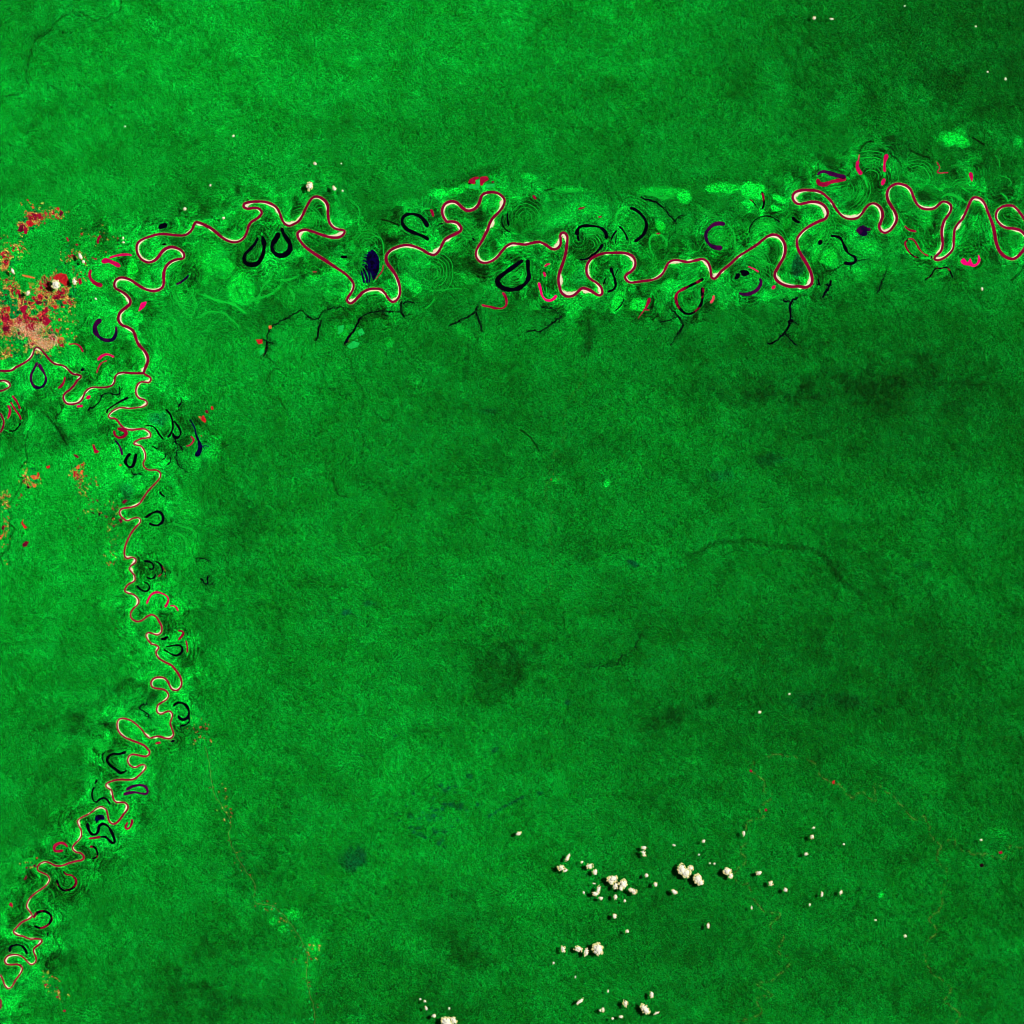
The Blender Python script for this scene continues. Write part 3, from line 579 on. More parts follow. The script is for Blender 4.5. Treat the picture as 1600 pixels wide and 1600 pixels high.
clr('orange',0,420,[(735,860),(790,850),(800,885),(750,895)])
clr('maroon',0,420,[(560,340),(600,350),(595,380),(560,370)])
clr('crimson',0,420,[(630,750),(660,745),(665,780),(635,780)])
clr('crimson',0,420,[(290,400),(330,395),(332,425),(295,428)])
clr('olive',0,420,[(350,170),(430,175),(430,210),(370,215)])
clr('crimson',680,240,[(408,362),(430,320),(490,290),(545,290),(550,310),(505,330),(500,382),(450,376)])
clr('crimson',680,240,[(560,295),(600,284),(650,284),(672,320),(640,345),(612,360),(592,402),(563,396),(558,340)])
clr('bright',680,240,[(503,332),(556,320),(558,392),(508,384)])
clr('black',680,240,[(405,368),(440,358),(455,380),(420,390)])
clr('maroon',680,240,[(703,345),(735,338),(742,360),(715,366)])
clr('bright',680,240,[(415,395),(545,395),(550,440),(430,440)])
clr('bright',680,240,[(620,385),(745,375),(755,415),(640,440)])
clr('crimson',140,560,[(33,1080),(60,1078),(82,1140),(122,1160),(100,1187),(60,1187),(50,1140)])
clr('red',140,560,[(1405,720),(1425,708),(1462,780),(1440,808),(1388,760)])
clr('orange',140,560,[(1360,725),(1385,720),(1390,750),(1368,750)])
clr('maroon',140,560,[(1438,650),(1475,643),(1488,690),(1450,688)])
clr('red',140,560,[(1515,600),(1540,593),(1552,645),(1520,643)])
clr('crimson',140,560,[(1380,965),(1410,958),(1400,980)])
clr('maroon',140,700,[(398,680),(440,638),(478,655),(435,703)])
clr('maroon',140,700,[(358,890),(400,878),(417,920),(385,943)])
clr('maroon',140,700,[(195,860),(215,845),(235,860),(212,880)])
clr('maroon',140,700,[(285,965),(305,955),(318,975),(300,990)])
clr('maroon',140,700,[(278,760),(300,752),(312,770),(290,776)])
clr('black',140,700,[(35,810),(60,805),(62,828),(40,830)])
clr('black',140,700,[(108,815),(140,805),(130,850),(112,850)])
clr('orange',140,700,[(370,205),(395,200),(400,225),(378,230)])
clr('maroon',0,600,[(912,880),(950,878),(992,912),(975,933),(930,905)])
clr('red',0,600,[(575,1035),(620,1013),(628,1045),(590,1062)])
clr('orange',0,600,[(942,1048),(985,1003),(1002,1050),(960,1068)])
clr('red',0,600,[(1005,1000),(1045,995),(1045,1022),(1020,1022)])
clr('orange',0,600,[(370,1152),(420,1138),(470,1150),(482,1182),(420,1198)])
clr('red',0,600,[(462,1108),(485,1105),(495,1150),(468,1160)])
clr('orange',0,600,[(400,1250),(460,1255),(450,1290),(415,1290)])
clr('orange',0,600,[(1010,1085),(1040,1090),(1030,1140),(1005,1125)])
clr('red',0,600,[(918,1080),(945,1090),(940,1160),(918,1165)])
clr('maroon',0,600,[(1063,1140),(1090,1135),(1095,1155),(1072,1162)])
clr('maroon',0,600,[(1120,1185),(1148,1180),(1142,1200)])
clr('maroon',0,600,[(1118,1235),(1145,1238),(1138,1258)])
clr('black',0,600,[(330,1290),(350,1265),(375,1300),(345,1310)])
clr('red',0,600,[(1150,755),(1180,760),(1190,800),(1165,800)])
clr('maroon',0,700,[(188,822),(215,795),(247,800),(225,842),(198,843)],5.46)
clr('red',0,700,[(178,642),(200,606),(197,640),(235,682),(212,692)],5.46)
clr('maroon',0,700,[(8,690),(30,650),(42,708)],5.46)
clr('orange',0,700,[(-10,750),(38,728),(8,788)],5.46)
clr('crimson',0,1380,[(108,262),(135,237),(162,255),(158,302),(135,298)])
clr('crimson',0,1380,[(548,1272),(580,1250),(592,1270),(560,1287)])
clr('crimson',0,1380,[(698,1422),(725,1403),(732,1430),(710,1437)])
clr('crimson',0,1380,[(780,1590),(820,1580),(825,1605),(790,1612)])
clr('maroon',0,1380,[(690,1302),(720,1295),(722,1312)])
clr('olive',0,1380,[(580,1110),(610,1080),(612,1110),(590,1150)])
clr('maroon',20,1220,[(158,1075),(187,1073),(182,1102),(160,1097)])
clr('maroon',20,1220,[(248,1055),(280,1043),(292,1070),(265,1083)])
clr('maroon',20,1220,[(138,1232),(165,1173),(182,1200),(155,1242)])
clr('red',20,1220,[(288,965),(305,950),(315,970),(298,980)])
clr('red',300,400,[(398,522),(438,520),(442,546),(415,553)],4.0)
clr('orange',300,400,[(478,438),(496,432),(498,452),(482,456)],4.0)
clr('bright',300,400,[(965,562),(1010,530),(1048,545),(1035,570),(990,580)],4.0)
clr('bright',300,400,[(915,440),(950,430),(945,470),(915,490)],4.0)
clr('bright',300,400,[(1035,470),(1060,450),(1080,485),(1050,500)],4.0)
clr('bright',300,400,[(415,595),(440,580),(452,605),(430,620)],4.0)
clr('maroon',140,1150,[(0,0),(6,0),(4,5)],1.0) if False else None
clr('M2' if False else 'crimson',1140,1150,[(73,127),(82,123),(85,133),(76,135)],2.374)
clr('crimson',1140,1150,[(128,272),(137,269),(140,277),(131,279)],2.374)
clr('red',1140,1150,[(380,168),(390,165),(391,177),(382,178)],2.374)
clr('crimson',1140,1150,[(997,430),(1008,426),(1015,434),(1003,439)],2.374)
clr('black',1140,1150,[(925,478),(938,470),(945,482),(932,488)],2.374)
# small plots along the track in the south and around the farm strips
def near_line(pts, n, spread, cols, seed, size=(0.8, 1.7)):
    g = np.random.default_rng(seed)
    r = catmull(pts, 1.0)
    for q in range(n):
        p = r[g.integers(len(r))] + g.normal(0, spread, 2)
        m = g.integers(5, 8)
        a0 = g.random() * 6.28
        sz = g.uniform(*size)
        poly = [(p[0] + sz * g.uniform(0.6, 1.2) * math.cos(a0 + 6.283 * k / m), p[1] + sz * g.uniform(0.5, 1.1) * math.sin(a0 + 6.283 * k / m)) for k in range(m)]
        CL.append((cols[g.integers(len(cols))], poly))
ROAD = T(200, 1200, [(330,-90),(350,0),(365,110),(400,160),(440,240),(430,290),(470,390),(540,495),(540,570),(620,590),(690,660),(740,740),(765,810),(760,880),(775,970),(790,1010),(800,1100)], 2.73)
near_line(ROAD[1:], 44, 5.0, ['black', 'maroon', 'maroon', 'orange', 'crimson'], 5, (0.6, 1.2))
near_line(ROAD[8:], 40, 6.0, ['bright'], 55, (0.8, 2.2))
near_line(ROAD[1:9], 22, 5.0, ['bright'], 56, (0.6, 1.4))
near_line(T(200,1200,[(690,800),(735,880),(820,970),(790,1030)],2.73), 16, 3.0, ['black', 'black', 'maroon'], 6)
near_line([(142,765),(150,785),(140,800),(125,830)], 16, 5.0, ['maroon', 'black', 'maroon'], 7)
near_line([(175,790),(180,830),(182,880)], 34, 6.5, ['maroon', 'black', 'crimson'], 8, (0.6, 1.2))
near_line([(118,735),(128,760),(150,790)], 22, 5.0, ['maroon', 'red', 'orange', 'black'], 9)
near_line([(40,730),(50,745),(30,775),(12,800),(6,840),(4,880)], 34, 6.0, ['red', 'maroon', 'orange', 'olive', 'black'], 10)
near_line([(8,405),(20,395),(15,385),(4,365)], 18, 4.0, ['orange', 'red', 'olive', 'maroon'], 12)
near_line([(30,315),(48,340),(60,350)], 18, 2.2, ['orange', 'red', 'orange'], 13, (0.8, 1.6))
near_line([(41,311),(58,330),(66,338)], 14, 1.6, ['orange', 'red'], 14, (0.8, 1.6))
near_line([(40,355),(60,345),(85,335),(95,338)], 34, 4.5, ['orange', 'red', 'crimson', 'olive'], 15, (0.9, 2.0))
near_line([(5,470),(30,490),(15,520),(10,545),(25,555)], 44, 8.0, ['orange', 'red', 'crimson', 'maroon', 'olive'], 16, (0.9, 2.2))
near_line([(45,455),(70,470),(100,480),(95,460)], 44, 8.0, ['red', 'crimson', 'orange', 'maroon', 'olive', 'black'], 17, (0.9, 2.2))
near_line([(85,495),(95,520),(98,535)], 22, 5.0, ['red', 'orange', 'crimson', 'olive'], 18, (0.9, 2.0))
near_line([(112,395),(115,420),(130,440)], 26, 5.0, ['maroon', 'black', 'crimson', 'red'], 19, (0.7, 1.6))
near_line([(135,352),(148,370),(180,372),(190,380)], 20, 5.0, ['maroon', 'black', 'black'], 20, (0.7, 1.3))
near_line([(305,1120),(310,1145),(318,1160)], 14, 6.0, ['maroon', 'orange', 'black'], 22, (0.7, 1.3))
near_line([(180,985),(175,905),(190,890)], 12, 4.0, ['maroon', 'black'], 23, (0.6, 1.1))
near_line(T(0,1380,[(540,1160),(600,1270),(660,1370),(720,1420),(800,1500)]), 14, 3.0, ['crimson', 'maroon', 'olive', 'orange'], 24, (0.6, 1.2))
near_line([(405,530),(415,545),(412,555)], 8, 3.0, ['maroon', 'black'], 25, (0.6, 1.0))
near_line([(540,515),(550,525),(560,535)], 14, 6.0, ['maroon', 'bright', 'bright', 'black'], 26, (0.7, 1.6))
near_line([(865,745),(858,755)], 10, 3.5, ['crimson', 'maroon', 'bright'], 27, (0.6, 1.1))
CL = [c for c in CL if c]

# ------------------------------------------------------------------ the ground: one sheet with canopy relief
STEP = 1.6
def axis(f0, f1, fine_step, coarse):
    a = np.arange(-24, f0, coarse) if f0 > -20 else np.array([])
    b = np.arange(max(f0, -24), f1, fine_step)
    c = np.arange(f1, 1624 + coarse, coarse)
    return np.concatenate([a, b, c])
inx = axis(-24, 330, 1.25, 1.72)          # finer mesh where the floodplains run
iny = axis(215, 520, 1.2, 1.78)
g_out = 24 + np.cumsum(4.0 * 1.17 ** np.arange(1, 34))
xs = np.concatenate([-g_out[::-1], inx, inx[-1] - 24 + g_out])
ys = np.concatenate([-g_out[::-1], iny, iny[-1] - 24 + g_out])
n_out = len(g_out); NIX = len(inx); NIY = len(iny); NX = len(xs); NY = len(ys)
X, Y = np.meshgrid(xs, ys)
X = X.astype(np.float32); Y = Y.astype(np.float32)
inn = (slice(n_out, n_out + NIY), slice(n_out, n_out + NIX))
def ix(v): return int(np.clip(np.searchsorted(inx, v), 0, NIX))
def iy(v): return int(np.clip(np.searchsorted(iny, v), 0, NIY))

def dist_field(pts, R, step=1):
    """distance to the nearest point's edge (distance minus halfwidth), capped at R, on the inner grid"""
    D = np.full((NIY, NIX), R, np.float32)
    for (px, py, h) in pts[::step]:
        rr = R + h
        i0 = ix(px - rr); i1 = ix(px + rr)
        j0 = iy(py - rr); j1 = iy(py + rr)
        if i1 <= i0 or j1 <= j0: continue
        dx = inx[i0:i1] - px; dy = iny[j0:j1] - py
        d = np.sqrt(dy[:, None] ** 2 + dx[None, :] ** 2) - h
        w = D[j0:j1, i0:i1]
        np.minimum(w, d, out=w)
    F = np.full((NY, NX), R, np.float32)
    F[inn] = D
    return F
def smooth(a, b, x):
    t = np.clip((x - a) / (b - a), 0, 1)
    return t * t * (3 - 2 * t)

D_near = dist_field(carve_pts, 6.0)
D_riv = dist_field([(p[0], p[1], 0) for p in np.vstack([rA[::3], rB[::3]])], 60.0)
D_rA = dist_field([(p[0], p[1], 2.2) for p in rA[::2]], 16.0)
D_rB = dist_field([(p[0], p[1], 1.5) for p in rB[::2]], 12.0)
D_lake = dist_field(LAKEPTS, 40.0, 3)
D_sand = dist_field(SANDPTS, 12.0)
D_creek = dist_field(CREEKPTS, 8.0)

def inside(poly, pts):
    x, y = pts[:, 0], pts[:, 1]
    r = np.zeros(len(pts), bool)
    n = len(poly)
    for i in range(n):
        x0, y0 = poly[i]; x1, y1 = poly[(i + 1) % n]
        c = ((y0 > y) != (y1 > y)) & (x < (x1 - x0) * (y - y0) / (y1 - y0 + 1e-9) + x0)
        r ^= c
    return r
clr_pts = []
for col, poly in CL:
    a = np.array(poly)
    lo = a.min(0); hi = a.max(0)
    gx, gy = np.meshgrid(np.arange(lo[0], hi[0] + 1, 1.2), np.arange(lo[1], hi[1] + 1, 1.2))
    p = np.stack([gx.ravel(), gy.ravel()], 1)
    p = p[inside(poly, p)]
    for q in list(p) + list(a):
        clr_pts.append((q[0], q[1], 0.6))
D_clr = dist_field(clr_pts, 5.0)

# --- tone of the forest: coarse green levels that change eastward and southward
TONE_X = np.arange(0, 1601, 200)
TONE = {0: [128,152,166,140,136,132,104,78,76], 100: [150,160,158,142,138,124,108,82,76], 200: [160,156,150,130,128,118,112,98,92], 300: [152,152,136,124,126,114,120,104,98],
        400: [165,156,146,128,122,114,122,116,102], 500: [150,156,126,114,112,112,100,96,96], 600: [126,156,130,120,116,110,90,80,86], 700: [142,158,116,116,116,112,104,90,92],
        800: [156,158,120,124,120,112,110,106,100], 1000: [160,150,126,130,118,116,106,100,100], 1200: [134,138,132,136,126,116,116,110,106], 1400: [150,136,130,132,126,118,116,112,110], 1600: [152,116,118,120,108,112,118,118,118]}
ty = np.array(sorted(TONE)); tv = np.array([TONE[k] for k in ty], float)
xc = np.clip(xs, 0, 1600); yc = np.clip(ys, 0, 1600)
rows = np.array([np.interp(xc, TONE_X, tv[k]) for k in range(len(ty))])         # (ny, NX)
tone = np.empty((NY, NX), np.float32)
for c in range(NX):
    tone[:, c] = np.interp(yc, ty, rows[:, c])
tone = (tone * 0.876 + 30.5) * (1 - 0.04 * (1 - smooth(250, 600, X)))
tone = tone - 11 * smooth(700, 1100, X) * smooth(850, 1150, Y) - 5 * smooth(250, 500, X) * smooth(500, 700, Y)
warp = fbm(X, Y, 90, 101, 3) * 26
warp2 = fbm(X, Y, 90, 111, 3) * 26
Xw = X + warp; Yw = Y + warp2
big = fbm(Xw, Yw, 190, 121, 4)
mid = fbm(Xw, Yw * 1.5, 46, 131, 4)
fine = fbm(X, Y, 13, 141, 3)
tiny = fbm(X, Y, 5.5, 151, 2)
tone = tone * (1 + 0.14 * big + 0.19 * mid + 0.13 * fine)

# soft blotches (centre, radii, angle, change of green, teal)
def blot(x, y, rx, ry, ang=0, edge=0.45):
    c, s = math.cos(math.radians(ang)), math.sin(math.radians(ang))
    dx = Xw * 0.25 + X * 0.75 - x; dy = Yw * 0.25 + Y * 0.75 - y
    u = (dx * c + dy * s) / rx; v = (-dx * s + dy * c) / ry
    d = np.sqrt(u * u + v * v) + 0.5 * fine + 0.3 * mid + 0.2 * tiny
    return 1 - smooth(1 - edge, 1 + edge, d)
DARK = [(790,1040,44,34,-20,-48),(920,530,9,32,5,-42),(1390,618,130,34,2,-18),(1470,575,50,26,0,-20),(1320,600,60,30,0,-14),(105,692,24,18,20,-62),(122,678,26,9,-25,-44),(92,660,6,26,-30,-36),(1290,1095,62,16,6,-16),(1420,80,150,80,-8,-8),
        (1500,150,120,60,0,-10),(500,950,60,40,20,-12),(380,835,26,46,0,-18),(330,980,30,36,0,-22),(110,1130,46,16,0,-34),(170,1090,30,18,-20,-28),(380,1330,60,50,0,-18),(350,1480,80,18,-22,-18),(640,1530,110,50,0,-14),(900,860,40,20,0,-20),(1080,1115,70,14,-12,-30),
        (960,700,40,20,0,-16),(1120,760,40,16,0,-14),(1240,520,60,34,0,-16),(1180,620,110,14,4,-22),(640,560,60,30,0,-8),(400,490,50,24,-25,-22),(470,430,30,14,0,-16),(690,490,40,14,0,-20),(850,505,26,14,0,-18),(1040,500,40,12,0,-18),(1300,470,60,14,0,-14),(1400,440,40,12,0,-12),
        (1430,235,50,14,20,-30),(1380,235,22,14,0,-20),(1540,250,40,30,0,-18),(1370,905,90,26,25,-14),(1300,870,20,50,0,-8),(1060,1240,60,24,0,-10),(720,1440,80,50,20,-10),(1330,1410,70,30,0,-12),(1320,1560,60,30,0,-10),(300,1560,80,30,0,-22),(90,1500,30,14,-20,-26),
        (20,640,30,40,0,-16),(20,690,24,40,0,-22),(70,620,22,30,0,-22),(1160,400,36,22,0,-18),(1190,440,30,16,0,-14),(620,410,40,26,0,-12),(700,415,36,22,0,-16),(540,330,44,22,0,-10)]
mott = smooth(-0.22, 0.25, fbm(Xw, Yw, 26, 271, 4))
for x, y, rx, ry, a, dg in DARK:
    tone = tone + 0.8 * dg * blot(x, y, rx, ry, a, 0.8 if rx > 14 else 0.5) * ((0.35 + 1.1 * mott) if rx > 40 and y != 1040 else 1)
teal = np.zeros((NY, NX), np.float32)
for x, y, rx, ry, a, st in [(1330,1098,36,10,4,0.25),(1260,1095,24,12,0,0.25),(552,1342,20,14,-35,0.8),(990,878,10,5,20,0.9),(1250,408,9,22,10,0.9),(246,655,14,9,0,0.8),(905,430,10,15,0,0.5),(760,640,12,4,0,0.4),(540,957,7,5,0,0.9),(576,944,9,4,0,0.6),(200,770,10,14,0,0.5),(1200,720,26,8,0,0.4),(1130,745,20,8,0,0.4),(1440,880,16,6,0,0.3)]:
    teal = np.maximum(teal, st * blot(x, y, rx, ry, a))
g = np.random.default_rng(77)
for q in range(46):                                            # little dark hollows in the south central forest
    t = g.random()
    x = 690 + g.normal(0, 26) + (t - 0.5) * 60; y = 1272 + g.normal(0, 20) - (t - 0.5) * 40
    teal = np.maximum(teal, g.uniform(0.5, 1.0) * blot(x, y, g.uniform(2, 5), g.uniform(1.6, 3.4), g.uniform(-60, 20), 0.5))
for t in np.linspace(0, 1, 7):
    teal = np.maximum(teal, 0.9 * blot(765 + 50 * t, 1272 - 26 * t, 5, 2.2, -35, 0.5))
for x, y, rx, ry in [(560,1180,3,2),(615,1150,4,3),(775,1170,3,3),(735,1212,5,3),(845,1238,5,3),(884,1098,4,4),(772,1172,4,3)]:
    teal = np.maximum(teal, 0.7 * blot(x, y, rx, ry))

# --- floodplain: scrolls and ridges that follow the old channels
fp = 1 - smooth(12, 55, np.minimum(D_riv, D_lake * 1.3 + 6) + 16 * mid)
Dmix = np.minimum(D_lake, np.minimum(D_rA * 1.0 + 0.0 * X, 40))
phase = 2 * math.pi * (np.minimum(D_lake, 30) / 5.4 + 0.35 * fine)
scroll = np.sin(phase) * np.clip(fbm(X, Y, 36, 201, 3) * 2.2 + 0.35, 0, 1) * (1 - smooth(14, 26, D_lake))
phase2 = 2 * math.pi * (np.minimum(D_riv, 58) / 6.0 + 0.45 * fine)
scroll2 = np.sin(phase2) * np.clip(fbm(X, Y, 42, 211, 3) * 2.2 + 0.1, 0, 1) * (1 - smooth(26, 44, D_riv))
patch = fbm(Xw, Yw, 30, 221, 4)
patch2 = fbm(Xw, Yw, 15, 231, 3)
def lines(scale, seed, width):
    n = fbm(Xw, Yw, scale, seed, 2)
    return np.exp(-(n / width) ** 2)
chan = lines(34, 241, 0.035) * smooth(-0.1, 0.3, fbm(X, Y, 50, 245, 2))
swale = lines(26, 251, 0.030) * smooth(-0.1, 0.3, fbm(X, Y, 44, 255, 2))
rill = lines(58, 261, 0.016) * smooth(-0.05, 0.3, fbm(X, Y, 90, 265, 2)) * (1 - fp)
tone = tone * (1 - 0.13 * rill) * (1 - 0.32 * np.exp(-np.clip(D_creek + 2.2 * fine, 0, 8) / 1.8) * (D_creek < 7.5))
pp = 8 + 2 * (X < 330) * (Y > 380) + 58 * (smooth(-0.05, 0.09, patch) - 0.5) + 36 * (smooth(-0.08, 0.08, patch2) - 0.5)
tone = tone * (1 - 0.02 * fp) + fp * (34 * scroll + 26 * scroll2 + pp + 34 * fine + 46 * chan - 30 * swale)
# bright meadows and marshes
BRIGHT = [(377,452,19,25,0,205,.98),(330,412,14,19,0,200,.8),(354,419,12,13,0,202,.85),(687,302,17,9,0,240,.95),(712,298,14,5,0,225,.9),(745,290,24,5,0,225,.7),(827,277,12,6,10,215,.75),(890,297,22,5,0,196,.7),(1072,308,9,9,20,235,.95),(1172,300,17,15,0,248,1),(1168,318,10,8,0,246,.95),
  (1127,297,26,9,0,210,.85),(1037,298,38,7,4,195,.75),(1035,350,7,13,-15,200,.85),(1217,309,14,6,18,236,.95),(1210,324,11,6,20,236,.95),(1186,330,5,9,0,230,.9),(1297,404,13,15,10,215,.85),(1280,384,7,22,12,205,.8),(1357,386,14,16,0,195,.7),(1236,404,9,20,10,170,.6),(1495,219,25,12,5,205,.9),(1500,208,14,8,-30,180,.7),
  (905,428,13,16,0,205,.8),(966,472,9,17,15,225,.9),(996,476,12,10,-20,220,.9),(990,358,13,20,30,195,.6),(1046,444,11,12,30,215,.85),(1128,374,14,16,0,200,.6),(1192,352,14,11,0,205,.7),(1196,462,9,10,0,215,.85),(1186,404,12,14,-20,190,.6),(200,602,15,14,0,205,.9),(246,656,23,11,10,205,.85),(215,722,24,20,0,190,.7),(200,755,22,14,0,180,.6),
  (165,422,17,13,0,215,.85),(206,419,7,14,0,215,.9),(167,509,8,12,0,195,.7),(285,464,7,22,-18,185,.6),(265,530,26,34,0,165,.5),(182,4,8,8,0,200,.7),(335,386,15,10,0,195,.7),(545,520,15,10,0,190,.55),(409,550,6,5,0,205,.7),(950,756,7,5,-20,210,.9),(868,748,9,5,0,175,.6),(649,450,13,10,35,210,.85),(481,344,14,10,-30,205,.75),
  (470,352,9,10,0,200,.7),(290,790,18,26,-25,180,.6),(300,860,12,30,10,185,.6),(275,850,10,30,-20,180,.5),(230,838,26,18,0,170,.5),(245,790,14,10,0,190,.7),(270,610,40,20,0,150,.4),(312,575,20,24,0,150,.4),(20,400,18,24,0,190,.5),(30,395,10,18,0,195,.6),(28,470,8,10,0,200,.85),(60,440,20,12,0,165,.4),(10,560,12,14,0,170,.4),(100,490,8,10,0,190,.8),
  (135,570,14,12,0,180,.6),(150,478,10,6,20,195,.7),(110,560,30,12,0,160,.4),(130,710,30,22,0,185,.6),(160,750,30,30,0,170,.4),(40,745,24,30,0,185,.45),(15,790,14,30,0,175,.45),(175,850,14,50,0,175,.4),(180,930,16,40,0,165,.35),(340,1390,14,8,40,160,.3),(460,1428,12,9,0,190,.75),(425,1437,7,6,0,185,.7),(440,1450,8,6,0,185,.6),(490,1478,12,16,0,190,.7),(478,1530,16,40,10,165,.4),
  (145,1115,10,10,0,175,.4),(230,1190,16,26,0,185,.5),(255,1150,10,20,0,190,.5),(190,1245,20,10,0,190,.5),(170,1280,30,12,-30,185,.45),(1555,215,26,10,0,130,.3),(1595,222,8,10,0,185,.7),(1380,418,30,6,8,170,.5),(1440,416,26,7,8,165,.5),(1130,480,12,10,0,170,.5),(1095,460,8,12,0,180,.5),(722,520,18,9,35,180,.5),(760,530,10,20,0,165,.4),(610,540,6,7,-20,190,.6),
  (1350,285,12,10,0,140,.3),(1410,300,16,9,0,150,.35),(1500,300,20,10,20,160,.4),(1365,340,20,8,0,150,.35),(1310,340,22,8,0,165,.45),(720,345,14,9,0,165,.4),(775,340,7,22,15,190,.6),(790,300,6,24,0,185,.6),(600,355,26,10,0,150,.35),(560,350,12,14,0,160,.4),(820,350,24,20,0,145,.3),(415,300,22,8,0,150,.3),(1040,415,20,12,0,165,.45),(1010,395,10,8,0,180,.5),(1225,345,10,10,0,180,.5),
  (1590,1480,30,12,-30,140,.4),(1440,1220,40,18,20,140,.4),(1560,1300,22,10,0,150,.5),(1375,1395,5,4,-60,190,.8),(640,1080,20,8,-30,150,.4),(850,1055,20,5,0,150,.4),(530,1130,30,14,0,145,.4),(500,730,8,6,-40,165,.5),(880,90,24,8,20,145,.4),(1080,30,30,12,30,140,.4),(1010,98,12,8,0,150,.4)]
brm = np.zeros((NY, NX), np.float32); brv = np.zeros((NY, NX), np.float32)
for x, y, rx, ry, a, v, st in BRIGHT:
    b = st * blot(x, y, rx, ry, a, 0.24 if st > 0.8 else 0.45)
    k = b > brm
    brm = np.where(k, b, brm); brv = np.where(k, v, brv)
tone = tone * (1 - brm) + brm * (np.minimum(brv * 1.12, 254) * (1 + 0.16 * fine + 0.05 * mid + 0.08 * tiny + 0.06 * scroll))

